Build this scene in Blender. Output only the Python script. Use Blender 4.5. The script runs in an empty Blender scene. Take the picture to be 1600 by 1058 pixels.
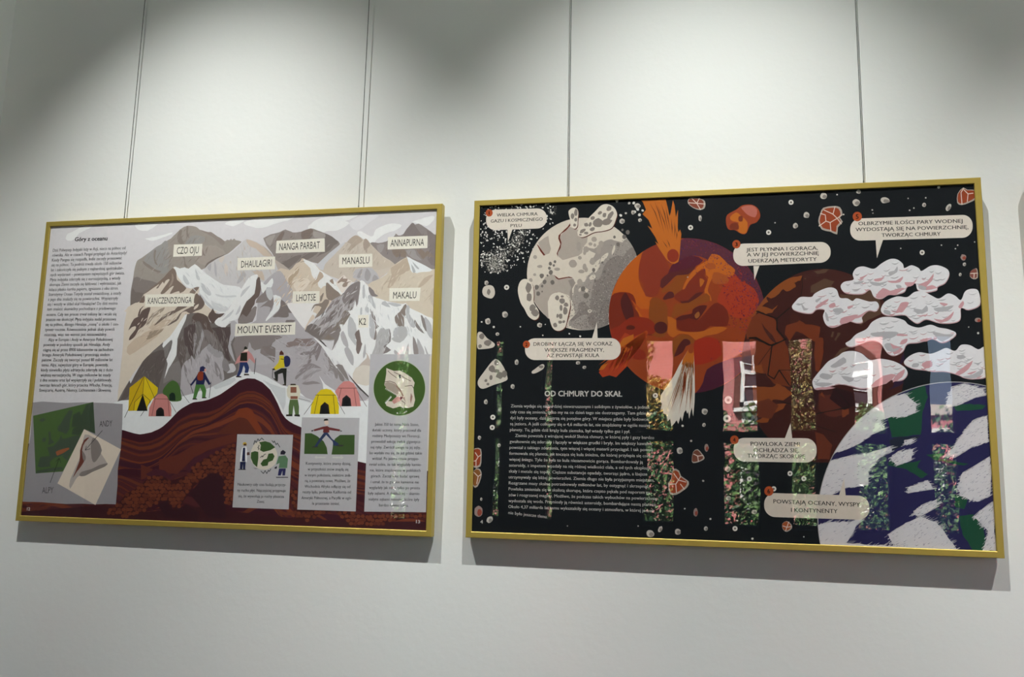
import bpy, bmesh, math, random
from mathutils import Vector, Matrix
import mathutils.geometry as mgeo

SC = bpy.context.scene
COL = SC.collection

# ------------------------------------------------------------------ camera
F_PX = 1316.45                       # focal length in pixels of the 1600 px wide frame
CAM = Vector((1.5526, -1.7631, 1.5857))
YAW, PITCH, ROLL = 0.2093, 0.1587, -0.0225
RCAM = Matrix.Rotation(YAW, 3, 'Z') @ Matrix.Rotation(PITCH, 3, 'X') @ Matrix.Rotation(ROLL, 3, 'Y')
cd = bpy.data.cameras.new('camera')
cd.sensor_width = 36.0
cd.lens = F_PX * 36.0 / 1600.0
cd.clip_start = 0.02
cd.clip_end = 300
cam = bpy.data.objects.new('camera', cd)
COL.objects.link(cam)
ax = [RCAM @ Vector((1, 0, 0)), RCAM @ Vector((0, 0, 1)), RCAM @ Vector((0, -1, 0))]
cam.matrix_world = Matrix(((ax[0][0], ax[1][0], ax[2][0], CAM[0]),
                           (ax[0][1], ax[1][1], ax[2][1], CAM[1]),
                           (ax[0][2], ax[1][2], ax[2][2], CAM[2]),
                           (0, 0, 0, 1)))
SC.camera = cam

# ------------------------------------------------------------------ view, world, sun
SC.view_settings.view_transform = 'Standard'
SC.view_settings.look = 'None'
SC.view_settings.exposure = 0.0
SC.view_settings.gamma = 1.0
SC.view_settings.use_curve_mapping = False
SC.cycles.max_bounces = 10
SC.cycles.diffuse_bounces = 5
SC.cycles.transparent_max_bounces = 16
SC.cycles.sample_clamp_indirect = 60.0
SUN_STRENGTH = 70.0
SKY_STRENGTH = 13.0
SPOT_POWER = 176.0
W = bpy.data.worlds.new('sky')
SC.world = W
W.use_nodes = True
nt = W.node_tree
bg = nt.nodes['Background']
sky = nt.nodes.new('ShaderNodeTexSky')
sky.sky_type = 'HOSEK_WILKIE'
sky.sun_direction = Vector((-0.35, 0.6, 0.72)).normalized()
sky.turbidity = 6.0
nt.links.new(sky.outputs[0], bg.inputs[0])
bg.inputs[1].default_value = SKY_STRENGTH
sd = bpy.data.lights.new('sun', 'SUN')
sd.energy = SUN_STRENGTH
sd.angle = 0.01
sd.color = (1.0, 0.95, 0.86)
sun = bpy.data.objects.new('sun', sd)
COL.objects.link(sun)
sun.rotation_euler = Vector((-0.35, 0.6, 0.72)).to_track_quat('Z', 'Y').to_euler()
sun.location = (0, 0, 12)

# ------------------------------------------------------------------ helpers
def lin(v):
    v = v / 255.0
    return v / 12.92 if v <= 0.04045 else ((v + 0.055) / 1.055) ** 2.4
def hexlin(h, k=1.0):
    return tuple(min(0.9, k * lin(int(h[i:i + 2], 16))) for i in (0, 2, 4))

def new_mat(name, color=(0.5, 0.5, 0.5), rough=0.6, metal=0.0, spec=0.5, noise=0.0, nscale=20.0, bump=0.0, bscale=60.0):
    m = bpy.data.materials.new(name)
    m.use_nodes = True
    n, l = m.node_tree.nodes, m.node_tree.links
    b = n['Principled BSDF']
    b.inputs['Base Color'].default_value = (*color, 1)
    b.inputs['Roughness'].default_value = rough
    b.inputs['Metallic'].default_value = metal
    b.inputs['Specular IOR Level'].default_value = spec
    tc = n.new('ShaderNodeTexCoord')
    if noise > 0:
        t = n.new('ShaderNodeTexNoise'); t.inputs['Scale'].default_value = nscale; t.inputs['Detail'].default_value = 4
        l.new(tc.outputs['Object'], t.inputs['Vector'])
        r = n.new('ShaderNodeMapRange')
        r.inputs['From Min'].default_value = 0.3; r.inputs['From Max'].default_value = 0.7
        r.inputs['To Min'].default_value = 1 - noise; r.inputs['To Max'].default_value = 1 + noise
        l.new(t.outputs['Fac'], r.inputs['Value'])
        mx = n.new('ShaderNodeVectorMath'); mx.operation = 'SCALE'
        mx.inputs[0].default_value = color
        l.new(r.outputs[0], mx.inputs['Scale'])
        l.new(mx.outputs[0], b.inputs['Base Color'])
    if bump > 0:
        t = n.new('ShaderNodeTexNoise'); t.inputs['Scale'].default_value = bscale; t.inputs['Detail'].default_value = 6
        l.new(tc.outputs['Object'], t.inputs['Vector'])
        bp = n.new('ShaderNodeBump'); bp.inputs['Strength'].default_value = bump; bp.inputs['Distance'].default_value = 0.002
        l.new(t.outputs['Fac'], bp.inputs['Height']); l.new(bp.outputs[0], b.inputs['Normal'])
    return m

def glass_mat(name, f0=0.04, wave=0.0, wscale=3.0):
    """thin clear sheet: transparent with a Fresnel mirror reflection"""
    m = bpy.data.materials.new(name)
    m.use_nodes = True
    n, l = m.node_tree.nodes, m.node_tree.links
    n.remove(n['Principled BSDF'])
    out = n['Material Output']
    tr = n.new('ShaderNodeBsdfTransparent')
    gl = n.new('ShaderNodeBsdfGlossy'); gl.inputs['Roughness'].default_value = 0.0
    mix = n.new('ShaderNodeMixShader')
    geo = n.new('ShaderNodeNewGeometry')
    dot = n.new('ShaderNodeVectorMath'); dot.operation = 'DOT_PRODUCT'
    l.new(geo.outputs['Incoming'], dot.inputs[0]); l.new(geo.outputs['Normal'], dot.inputs[1])
    ab = n.new('ShaderNodeMath'); ab.operation = 'ABSOLUTE'; l.new(dot.outputs['Value'], ab.inputs[0])
    om = n.new('ShaderNodeMath'); om.operation = 'SUBTRACT'; om.inputs[0].default_value = 1.0; l.new(ab.outputs[0], om.inputs[1])
    pw = n.new('ShaderNodeMath'); pw.operation = 'POWER'; pw.inputs[1].default_value = 5.0; l.new(om.outputs[0], pw.inputs[0])
    ma = n.new('ShaderNodeMath'); ma.operation = 'MULTIPLY_ADD'
    ma.inputs[1].default_value = 1 - f0; ma.inputs[2].default_value = f0; l.new(pw.outputs[0], ma.inputs[0])
    l.new(ma.outputs[0], mix.inputs['Fac'])
    l.new(tr.outputs[0], mix.inputs[1]); l.new(gl.outputs[0], mix.inputs[2])
    l.new(mix.outputs[0], out.inputs['Surface'])
    if wave > 0:                     # acrylic sheets are never quite flat
        tc = n.new('ShaderNodeTexCoord')
        t = n.new('ShaderNodeTexNoise'); t.inputs['Scale'].default_value = wscale; t.inputs['Detail'].default_value = 2
        l.new(tc.outputs['Object'], t.inputs['Vector'])
        bp = n.new('ShaderNodeBump'); bp.inputs['Strength'].default_value = 1.0; bp.inputs['Distance'].default_value = wave
        l.new(t.outputs['Fac'], bp.inputs['Height']); l.new(bp.outputs[0], gl.inputs['Normal'])
    return m

def bm_box(bm, x0, x1, y0, y1, z0, z1, mi=0):
    vs = [bm.verts.new(p) for p in ((x0, y0, z0), (x1, y0, z0), (x1, y1, z0), (x0, y1, z0),
                                    (x0, y0, z1), (x1, y0, z1), (x1, y1, z1), (x0, y1, z1))]
    for f in ((0, 3, 2, 1), (4, 5, 6, 7), (0, 1, 5, 4), (1, 2, 6, 5), (2, 3, 7, 6), (3, 0, 4, 7)):
        fc = bm.faces.new([vs[i] for i in f]); fc.material_index = mi

def bm_tube(bm, pts, r, seg=8, cap=True):
    pts = [Vector(p) for p in pts]
    rings = []
    for i, p in enumerate(pts):
        d = (pts[min(i + 1, len(pts) - 1)] - pts[max(i - 1, 0)]).normalized()
        a = d.orthogonal().normalized(); b = d.cross(a)
        rr = r[i] if isinstance(r, (list, tuple)) else r
        rings.append([bm.verts.new(p + (a * math.cos(2 * math.pi * k / seg) + b * math.sin(2 * math.pi * k / seg)) * rr) for k in range(seg)])
    for i in range(len(rings) - 1):
        for k in range(seg):
            bm.faces.new((rings[i][k], rings[i][(k + 1) % seg], rings[i + 1][(k + 1) % seg], rings[i + 1][k]))
    if cap:
        bm.faces.new(rings[0][::-1]); bm.faces.new(rings[-1])

def obj(name, bm, mats, parent=None, smooth=False):
    me = bpy.data.meshes.new(name)
    bmesh.ops.recalc_face_normals(bm, faces=bm.faces)
    bm.to_mesh(me); bm.free()
    for m in (mats if isinstance(mats, (list, tuple)) else [mats]):
        me.materials.append(m)
    if smooth:
        for p in me.polygons: p.use_smooth = True
    o = bpy.data.objects.new(name, me)
    COL.objects.link(o)
    if parent: o.parent = parent
    return o

def tag(o, label=None, cat=None, group=None, kind=None):
    if label: o['label'] = label
    if cat: o['category'] = cat
    if group: o['group'] = group
    if kind: o['kind'] = kind
    return o

def struct(name, bm, mats, parent=None, label=None, cat=None):
    o = obj(name, bm, mats, parent)
    if parent is None:
        tag(o, label, cat, kind='structure')
    return o

def empty(name, loc, label, cat, group=None, rot=(0, 0, 0), kind=None):
    o = bpy.data.objects.new(name, None)
    COL.objects.link(o)
    o.empty_display_size = 0.1
    o.location = loc; o.rotation_euler = rot
    return tag(o, label, cat, group, kind)

def copy_tree(o, parent=None):
    c = o.copy(); COL.objects.link(c)
    if parent: c.parent = parent
    for ch in list(o.children): copy_tree(ch, c)
    return c

# ------------------------------------------------------------------ materials of the place
M_WALL = new_mat('wall_paint', (0.76, 0.772, 0.752), 0.75, spec=0.25, noise=0.012, nscale=2.2, bump=0.22, bscale=55)
M_CEIL = new_mat('ceiling_paint', (0.74, 0.74, 0.72), 0.85, spec=0.2, noise=0.01)
M_FLOOR = new_mat('parquet', (0.16, 0.12, 0.085), 0.45, noise=0.18, nscale=6)
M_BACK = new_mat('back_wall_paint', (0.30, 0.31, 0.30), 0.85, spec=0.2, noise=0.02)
M_GOLD = new_mat('gold_aluminium', (0.53, 0.395, 0.085), 0.42, metal=0.5, noise=0.02, nscale=60)
M_BACKER = new_mat('grey_backing_board', (0.22, 0.20, 0.17), 0.9)
M_WIRE = new_mat('steel_wire', (0.10, 0.105, 0.10), 0.5, metal=0.6)
M_WHITE = new_mat('white_paint', (0.8, 0.8, 0.78), 0.5)
M_BLACK = new_mat('black_metal', (0.03, 0.03, 0.03), 0.5)
M_GLAZE = glass_mat('acrylic_glazing', 0.034, wave=0.0005, wscale=5.0)
M_PANE = glass_mat('window_glass', 0.03)

# ------------------------------------------------------------------ the room
X0, X1, YB, H = -3.0, 5.2, -4.0, 3.85
bm = bmesh.new(); bm_box(bm, X0 - .3, X1 + .3, YB - .14, .3, -.15, 0)
struct('floor', bm, M_FLOOR, label='dark wooden floor of the exhibition room', cat='floor')
bm = bmesh.new(); bm_box(bm, X0 - .3, X1 + .3, YB - .14, .3, H, H + .2)
struct('ceiling', bm, M_CEIL, label='plain white ceiling of the exhibition room', cat='ceiling')
bm = bmesh.new(); bm_box(bm, X0 - .3, X1 + .3, 0, .3, 0, H)
struct('wall_front', bm, M_WALL, label='pale grey painted wall carrying the framed posters', cat='wall')
bm = bmesh.new(); bm_box(bm, -.95, -.2, -.16, 0, 0, H)
struct('trim_1', bm, M_WALL, label='shallow pale grey pilaster at the left edge of the poster wall', cat='pilaster')
bm = bmesh.new(); bm_box(bm, X0 - .3, X0, YB, 0, 0, H)
struct('wall_left', bm, M_WALL, label='pale side wall left of the posters', cat='wall')
FILL_WIN = [(-3.5, -2.45), (-1.95, -.9)]           # two unseen broad windows, added to the right-hand wall for fill light
bm = bmesh.new(); bm_box(bm, X1, X1 + .3, YB, 0, 0, 1.0); bm_box(bm, X1, X1 + .3, YB, 0, 3.1, H)
prev = YB
for a, b in FILL_WIN: bm_box(bm, X1, X1 + .3, prev, a, 1.0, 3.1); prev = b
bm_box(bm, X1, X1 + .3, prev, 0, 1.0, 3.1)
struct('wall_right', bm, M_WALL, label='pale side wall right of the posters', cat='wall')
for i, (a, b) in enumerate(FILL_WIN):
    bm = bmesh.new()
    for q in ((a, a + .06, 1.0, 3.1), (b - .06, b, 1.0, 3.1), (a + .06, b - .06, 1.0, 1.06), (a + .06, b - .06, 3.04, 3.1), (a + .06, b - .06, 2.3, 2.35)): bm_box(bm, X1 + .15, X1 + .21, *q)
    w = struct('window_%d' % (11 + i), bm, M_WHITE, label='broad white-framed window %d added to the right-hand wall for fill light' % (i + 1), cat='window')
    bm = bmesh.new(); bm_box(bm, X1 + .175, X1 + .181, a + .06, b - .06, 1.06, 2.3); obj('pane', bm, M_PANE, w)
    bm = bmesh.new(); bm_box(bm, X1 + .175, X1 + .181, a + .06, b - .06, 2.35, 3.04); obj('pane', bm, M_PANE, w)
# back wall with narrow windows (seen as reflections in the glazing)
WIN = [(-1.36, -1.30), (-.57, -.42), (.19, .26), (.56, .625), (1.25, 1.44), (1.755, 1.985), (2.18, 2.35), (2.575, 2.775), (3.02, 3.19), (3.55, 3.74)]
ZS, ZT0, ZT1, ZH = 1.14, 1.70, 1.775, 2.40
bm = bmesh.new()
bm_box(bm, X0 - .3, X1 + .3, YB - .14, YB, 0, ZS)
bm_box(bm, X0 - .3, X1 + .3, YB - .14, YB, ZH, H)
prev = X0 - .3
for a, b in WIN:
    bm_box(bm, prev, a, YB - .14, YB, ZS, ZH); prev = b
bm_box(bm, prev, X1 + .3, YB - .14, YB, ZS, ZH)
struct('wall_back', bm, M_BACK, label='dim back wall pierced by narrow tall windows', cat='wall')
for i, (a, b) in enumerate(WIN):
    bm = bmesh.new()
    t = .008
    y0, y1 = YB - .12, YB - .07
    bm_box(bm, a, a + t, y0, y1, ZS, ZH); bm_box(bm, b - t, b, y0, y1, ZS, ZH)
    bm_box(bm, a + t, b - t, y0, y1, ZS, ZS + .02); bm_box(bm, a + t, b - t, y0, y1, ZH - .015, ZH)
    bm_box(bm, a + t, b - t, y0, y1, ZT0, ZT1)
    w = struct('window_%d' % (i + 1), bm, M_BACK, label='narrow two-pane window number %d from the left in the back wall' % (i + 1), cat='window')
    for z0, z1 in ((ZS + .02, ZT0), (ZT1, ZH - .015)):
        bm = bmesh.new(); bm_box(bm, a + t, b - t, y0 + .025, y0 + .031, z0, z1)
        obj('pane', bm, M_PANE, w)
bm = bmesh.new(); bm_box(bm, X0, -.95, -.012, 0, 0, .09); bm_box(bm, -.2, X1, -.012, 0, 0, .09)
struct('baseboard_front', bm, M_WHITE, label='white baseboard below the framed posters', cat='baseboard')
RAILZ = 3.3
bm = bmesh.new(); bm_box(bm, -.19, X1, -.0178, 0, RAILZ, RAILZ + .03)
struct('trim_2', bm, M_WHITE, label='picture rail along the top of the poster wall', cat='rail')

# ------------------------------------------------------------------ the track spotlights
bm = bmesh.new(); bm_box(bm, -.5, 3.8, -1.16, -1.12, H - .035, H)
tag(obj('light_track', bm, M_BLACK), 'black light track on the ceiling in front of the poster wall', 'track')
M_LENS = bpy.data.materials.new('lamp_lens'); M_LENS.use_nodes = True
_b = M_LENS.node_tree.nodes['Principled BSDF']
_b.inputs['Emission Color'].default_value = (1, .97, .9, 1); _b.inputs['Emission Strength'].default_value = 20
def spotlight(x, label, turn=0.0):
    r = empty('track_spotlight', (x, -1.14, H - .035), label, 'lamp', 'spotlights on the ceiling track')
    src = Vector((x, -.959, 3.5726)); aim = (Vector((x + turn, 0, SPOT_AIM)) - src).normalized()
    loc = Vector((x, -1.14, H - .035))
    tail = src - aim * .17 - loc; front = src - aim * .012 - loc
    bm = bmesh.new(); bm_tube(bm, [(0, 0, 0), (0, 0, tail.z + .03), tail + aim * .05], .008); obj('stem', bm, M_BLACK, r)
    bm = bmesh.new(); bm_tube(bm, [tail, tail + aim * .02, front], [.025, .038, .042], 24); obj('housing', bm, M_BLACK, r, False)
    bm = bmesh.new(); bm_tube(bm, [front, front + aim * .002], .034, 24); obj('lens', bm, M_LENS, r)
    ld = bpy.data.lights.new('spot', 'SPOT'); ld.energy = SPOT_POWER; ld.color = SPOT_COLOR
    ld.spot_size = SPOT_SIZE; ld.spot_blend = SPOT_BLEND; ld.shadow_soft_size = .012
    lo = bpy.data.objects.new('spot', ld); COL.objects.link(lo); lo.parent = r
    lo.location = src - loc; lo.rotation_euler = aim.to_track_quat('-Z', 'Y').to_euler()
    sp = bpy.data.lights.new('spill', 'SPOT'); sp.energy = SPILL_POWER; sp.color = SPOT_COLOR     # stray light around the beam
    sp.spot_size = math.radians(150); sp.spot_blend = .4; sp.shadow_soft_size = .015
    so = bpy.data.objects.new('spill', sp); COL.objects.link(so); so.parent = r
    so.location = src - loc; so.rotation_euler = lo.rotation_euler
SPILL_POWER = 7.5
SPOT_AIM, SPOT_SIZE, SPOT_BLEND, SPOT_COLOR = 1.03, math.radians(61), .92, (.985, 1.0, .965)
for x, l, t in ((.4167, 'black spotlight shining on the mountain poster', .10), (1.5828, 'black spotlight shining on the planets poster', .0), (2.7317, 'black spotlight furthest right on the ceiling track', .1)):
    spotlight(x, l, t)

# ------------------------------------------------------------------ framed posters
WF, HF, TH, LIP = 1.02, .7248, .0197, .0125
PF = [dict(o=Vector((0, -.0226, 1.45)), t=.012, yw=-.0025),
      dict(o=Vector((1.0942, -.0259, 1.452)), t=.0154, yw=-.0014),
      dict(o=Vector((2.208, -.0245, 1.452)), t=.0140, yw=0)]
PRINT_Y = .0042                     # the sheet lies this far behind the frame's face
def make_frame(i, label, group=None):
    q = PF[i]
    r = empty('framed_poster', q['o'], label, 'framed poster', group, (q['t'], 0, q['yw']))
    # four mitred rails, each with a small rounded outer edge
    prof = [(0, 0.0012), (.0012, 0), (LIP - .0012, 0), (LIP, .0012), (LIP, .0046), (.0030, .0046), (.0030, TH), (0, TH)]
    def corner(k, p):
        s = p[0]
        return [(s, p[1], s), (WF - s, p[1], s), (WF - s, p[1], HF - s), (s, p[1], HF - s)][k]
    for k in range(4):
        bm = bmesh.new()
        a = [bm.verts.new(corner(k, p)) for p in prof]; b = [bm.verts.new(corner((k + 1) % 4, p)) for p in prof]
        for j in range(len(prof)):
            bm.faces.new((a[j], a[(j + 1) % len(prof)], b[(j + 1) % len(prof)], b[j]))
        bm.faces.new(a); bm.faces.new(b[::-1])
        obj('frame_rail', bm, M_GOLD, r)
    bm = bmesh.new(); bm_box(bm, .0032, WF - .0032, .0050, .0085, .0032, HF - .0032); obj('backing_board', bm, M_BACKER, r)
    bm = bmesh.new(); bm_box(bm, LIP, WF - LIP, .0012, .0022, LIP, HF - LIP); tag(obj('glazing', bm, M_GLAZE, r), 'clear acrylic sheet')
    return r
POSTER_L = make_frame(0, 'gold-framed poster of grey snowy mountains with tents and brown rock layers')
POSTER_R = make_frame(1, 'gold-framed black poster of planets forming, with clouds and white speech bubbles')
POSTER_X = make_frame(2, 'gold-framed poster hanging to the right of the black planets poster')

def ray(px, py):
    return RCAM @ Vector(((px - 800) / F_PX, 1, -(py - 529) / F_PX))
def at_y(px, py, y):
    d = ray(px, py); return CAM + d * ((y - CAM.y) / d.y)
class Sheet:
    """turns a point measured on the photograph into paper coordinates on a poster"""
    def __init__(s, i):
        q = PF[i]
        s.u = Vector((math.cos(q['yw']), math.sin(q['yw']), 0))
        R = Matrix.Rotation(q['yw'], 3, 'Z') @ Matrix.Rotation(q['t'], 3, 'X')
        s.u, s.n, s.v = R @ Vector((1, 0, 0)), R @ Vector((0, 1, 0)), R @ Vector((0, 0, 1))
        s.o = q['o'] + s.n * (PRINT_Y - .001)
    def __call__(s, px, py):
        d = ray(px, py); k = (s.o - CAM).dot(s.n) / d.dot(s.n)
        X = CAM + d * k - s.o
        return X.dot(s.u), X.dot(s.v)

# ------------------------------------------------------------------ hanging wires
def wire(px, py, i, label):
    q = PF[i]
    R = Matrix.Rotation(q['yw'], 3, 'Z') @ Matrix.Rotation(q['t'], 3, 'X')
    b = at_y(px, py, -.012 if i == 0 else -.018) if px is not None else None
    x = b.x if b else py
    xl = (x - q['o'].x)
    p0 = q['o'] + R @ Vector((xl, .0185, HF))
    bm = bmesh.new()
    bm_tube(bm, [Vector((0, 0, 0)), Vector((0, -.0188 - p0.y, RAILZ + .012 - p0.z))], .0009, 8)
    bm_tube(bm, [Vector((0, 0, -.001)), Vector((0, 0, .010))], .0013, 8)
    o = obj('hanging_wire', bm, M_WIRE); o.location = p0
    tag(o, label, 'wire', 'wires holding the posters')
wire(195, 338, 0, 'thin steel wire holding the upper left of the mountain poster')
wire(561, 324, 0, 'thin steel wire holding the upper right of the mountain poster')
wire(889, 307, 1, 'thin steel wire holding the upper left of the planets poster')
wire(1349, 283, 1, 'thin steel wire holding the upper right of the planets poster')
wire(None, 2.43, 2, 'thin steel wire of the poster hanging right of the planets poster')
# ------------------------------------------------------------------ outside the windows
def brick_mat():
    m = bpy.data.materials.new('red_brick'); m.use_nodes = True
    n, l = m.node_tree.nodes, m.node_tree.links
    b = n['Principled BSDF']; b.inputs['Roughness'].default_value = .85
    tc = n.new('ShaderNodeTexCoord'); mp = n.new('ShaderNodeMapping')
    mp.inputs['Rotation'].default_value = (math.radians(90), 0, 0)
    l.new(tc.outputs['Object'], mp.inputs['Vector'])
    br = n.new('ShaderNodeTexBrick')
    br.inputs['Color1'].default_value = (.58, .17, .18, 1); br.inputs['Color2'].default_value = (.48, .145, .15, 1)
    br.inputs['Mortar'].default_value = (.54, .30, .29, 1)
    br.inputs['Scale'].default_value = 1.0; br.inputs['Brick Width'].default_value = .25; br.inputs['Row Height'].default_value = .085
    br.inputs['Mortar Size'].default_value = .012
    l.new(mp.outputs[0], br.inputs['Vector']); l.new(br.outputs['Color'], b.inputs['Base Color'])
    return m
M_BRICK = brick_mat()
M_DKBRICK = new_mat('dark_moulded_brick', (.16, .05, .04), .8, noise=.1)
M_ROOF = new_mat('roof_slate', (.10, .09, .09), .8, noise=.1)
M_SASH = new_mat('white_sash', (.86, .86, .88), .5)
M_DARKGLASS = new_mat('dark_window_glass', (.06, .05, .065), .35, spec=.2)
M_LAWN = new_mat('lawn', (.045, .075, .03), .95, noise=.3, nscale=1.5)
M_STONE = new_mat('pale_stone_band', (.62, .55, .52), .8, noise=.05)
GZ = -.6
bm = bmesh.new(); bm_box(bm, -25, 40, -60, YB - .36, GZ - .2, GZ)
struct('ground', bm, M_LAWN, label='green lawn outside the windows', cat='lawn')

def arch_pts(cx, w, z0, z1, rise, n=12):
    p = [(cx - w / 2, z0), (cx + w / 2, z0)]
    for k in range(n + 1):
        a = k / n
        x = cx + w / 2 - w * a
        p.append((x, z1 - rise + rise * (1 - (2 * a - 1) ** 2)))
    return p
def prism(bm, pts, y0, y1):
    a = [bm.verts.new((x, y0, z)) for x, z in pts]; b = [bm.verts.new((x, y1, z)) for x, z in pts]
    n = len(pts)
    bm.faces.new(a); bm.faces.new(b[::-1])
    for i in range(n): bm.faces.new((a[i], a[(i + 1) % n], b[(i + 1) % n], b[i]))
FY = -24.0
def facade_window(root, cx, w, z0, z1, rise=.28):
    fr = obj('window', _pr(arch_pts(cx, w + .34, z0 - .05, z1 + .16, rise + .05), FY, FY + .05), M_DKBRICK, root)
    obj('pane', _pr(arch_pts(cx, w, z0, z1, rise), FY + .052, FY + .06), M_DARKGLASS, fr)
    bm = bmesh.new()
    zt = z0 + (z1 - z0) * .60
    bm_box(bm, cx - w / 2, cx - w / 2 + .12, FY + .062, FY + .11, z0, z1 - rise); bm_box(bm, cx + w / 2 - .12, cx + w / 2, FY + .062, FY + .11, z0, z1 - rise)
    bm_box(bm, cx - w / 2, cx + w / 2, FY + .062, FY + .11, z0, z0 + .12); bm_box(bm, cx - w / 2, cx + w / 2, FY + .062, FY + .115, zt - .07, zt + .09)
    bm_box(bm, cx - .02, cx + .02, FY + .062, FY + .1, zt + .12, z1 - .02)
    bm_box(bm, cx - w / 2 + .12, cx + w / 2 - .12, FY + .062, FY + .1, zt + .3, zt + .33)
    bm_box(bm, cx - w / 2 + .12, cx + w / 2 - .12, FY + .062, FY + .1, (z0 + zt) / 2, (z0 + zt) / 2 + .03)
    obj('sash', bm, M_SASH, fr)
    bm = bmesh.new(); bm_box(bm, cx - w / 2 - .15, cx + w / 2 + .15, FY, FY + .2, z0 - .16, z0 - .04); obj('sill', bm, M_SASH, fr)
def _pr(pts, y0, y1):
    bm = bmesh.new(); prism(bm, pts, y0, y1); return bm
bld = empty('brick_building', (0, 0, 0), 'sunlit red brick building with arched white windows, mirrored in the planets poster', 'building')
bm = bmesh.new(); bm_box(bm, -14, 7.3, FY - 8, FY, GZ, 9); obj('wall', bm, M_BRICK, bld)
bm = bmesh.new(); prism(bm, [(-14.4, 9), (7.7, 9), (5, 12), (-12, 12)], FY - 8.3, FY + .3); obj('roof', bm, M_ROOF, bld)
for cx in (-10.2, -7.2, -4.2, -1.6, 3.36, 6.1):
    facade_window(bld, cx, .98, 2.93, 4.55)
    facade_window(bld, cx, .98, .1, 1.95)
    facade_window(bld, cx, .98, 5.9, 7.6)
bm = bmesh.new(); bm_box(bm, 2.95, 3.9, FY, FY + .04, 2.46, 2.74); obj('wall_plate', bm, M_SASH, bld)
wing = empty('brick_annex', (0, 0, 0), 'low brick annex with pale stone bands right of the tall brick building', 'building')
bm = bmesh.new(); bm_box(bm, 7.4, 22, FY - 6, FY + .0, GZ, 2.7); obj('wall', bm, M_BRICK, wing)
bm = bmesh.new(); bm_box(bm, 7.35, 22.1, FY - 6.1, FY + .12, 2.7, 3.05); obj('parapet', bm, M_STONE, wing)
bm = bmesh.new(); bm_box(bm, 7.35, 22.1, FY, FY + .08, 2.1, 2.35); obj('stone_band', bm, M_SASH, wing)
facade_window(wing, 8.05, .8, .55, 1.5, .1)
facade_window(wing, 10.6, .8, .55, 1.5, .1)

def leaf_mat(name, c1, c2):
    m = bpy.data.materials.new(name); m.use_nodes = True
    n, l = m.node_tree.nodes, m.node_tree.links
    b = n['Principled BSDF']; b.inputs['Roughness'].default_value = .55
    t = n.new('ShaderNodeTexNoise'); t.inputs['Scale'].default_value = 9
    tc = n.new('ShaderNodeTexCoord'); l.new(tc.outputs['Object'], t.inputs['Vector'])
    r = n.new('ShaderNodeValToRGB'); r.color_ramp.elements[0].position = .38; r.color_ramp.elements[1].position = .62
    r.color_ramp.elements[0].color = (*c1, 1); r.color_ramp.elements[1].color = (*c2, 1)
    l.new(t.outputs['Fac'], r.inputs[0]); l.new(r.outputs[0], b.inputs['Base Color'])
    return m
M_GREEN = leaf_mat('green_leaves', (.025, .08, .035), (.15, .27, .09))
M_YELLOW = leaf_mat('autumn_leaves', (.26, .22, .05), (.62, .42, .13))
M_OLIVE = leaf_mat('olive_leaves', (.09, .12, .04), (.36, .27, .10))
M_BARK = new_mat('bark', (.10, .075, .055), .9, noise=.2, nscale=14)
def leaves(bm, rnd, c0, rx, ry, rz, n, leaf):
    for k in range(n):
        while True:
            p = Vector((rnd.uniform(-1, 1), rnd.uniform(-1, 1), rnd.uniform(-1, 1)))
            if .2 < p.length < .85 + .15 * math.sin(7 * p.x + 5 * p.z + 4 * p.y): break
        c = Vector(c0) + Vector((p.x * rx, p.y * ry, p.z * rz))
        d = Vector((rnd.gauss(0, 1), rnd.gauss(0, 1), rnd.gauss(0, .7) + .5)).normalized()
        a = d.orthogonal().normalized(); b = d.cross(a)
        s = leaf * rnd.uniform(.6, 1.4)
        bm.faces.new([bm.verts.new(c + a * s), bm.verts.new(c + b * s * .5), bm.verts.new(c - a * s), bm.verts.new(c - b * s * .5)])
def tree(name, x, y, lobes, n, mat, label, seed, leaf=.03, cat='tree', trunks=((0, 1.6),)):
    """lobes: (dx, height above ground, rx, ry, rz)"""
    rnd = random.Random(seed)
    r = empty(name, (x, y, GZ), label, cat)
    bm = bmesh.new()
    for dx, zc, rx, ry, rz in lobes: leaves(bm, rnd, (dx, 0, zc), rx, ry, rz, n, leaf)
    obj('crown', bm, mat, r)
    for dx, h in trunks:
        bm = bmesh.new(); bm_tube(bm, [(dx, 0, 0), (dx + .02, .01, h * .5), (dx, 0, h)], [.06, .045, .015], 8); obj('trunk', bm, M_BARK, r)
tree('autumn_tree', .80, -9.25, ((-.1, 3.5, .42, .42, 1.3), (.42, 2.72, .56, .42, .50)), 5200, M_YELLOW, 'yellow autumn tree in front of the brick wall, mirrored in the planets poster', 1, trunks=((-.1, 3.0),))
tree('broadleaf_tree', 2.86, -9.25, ((0, 2.7, .40, .42, 1.2),), 7000, M_OLIVE, 'olive-brown leafy tree mirrored in the middle window of the planets poster', 3, trunks=((0, 2.6),))
tree('young_tree', 3.74, -9.25, ((0, 2.3, .40, .42, .62),), 5000, M_GREEN, 'short green tree standing right of the olive-brown tree', 4)
tree('shade_tree', -.62, -9.25, ((0, 2.9, .78, .45, 1.5),), 9000, M_GREEN, 'broad green tree outside, left of the yellow autumn tree', 9, trunks=((0, 2.6),))
tree('shade_tree', -2.35, -9.25, ((0, 2.9, .82, .45, 1.5),), 9000, M_GREEN, 'broad green tree added outside, furthest left of the row, to dim a window reflection', 10, trunks=((0, 2.6),))  # added to screen the bright facade from the mountain poster's glazing
hl = [(k * .62 - 2.4, 1.27 + .06 * math.sin(k * 2.1), .62, .44, 1.55 + .07 * math.sin(k * 1.3)) for k in range(13)]
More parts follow.
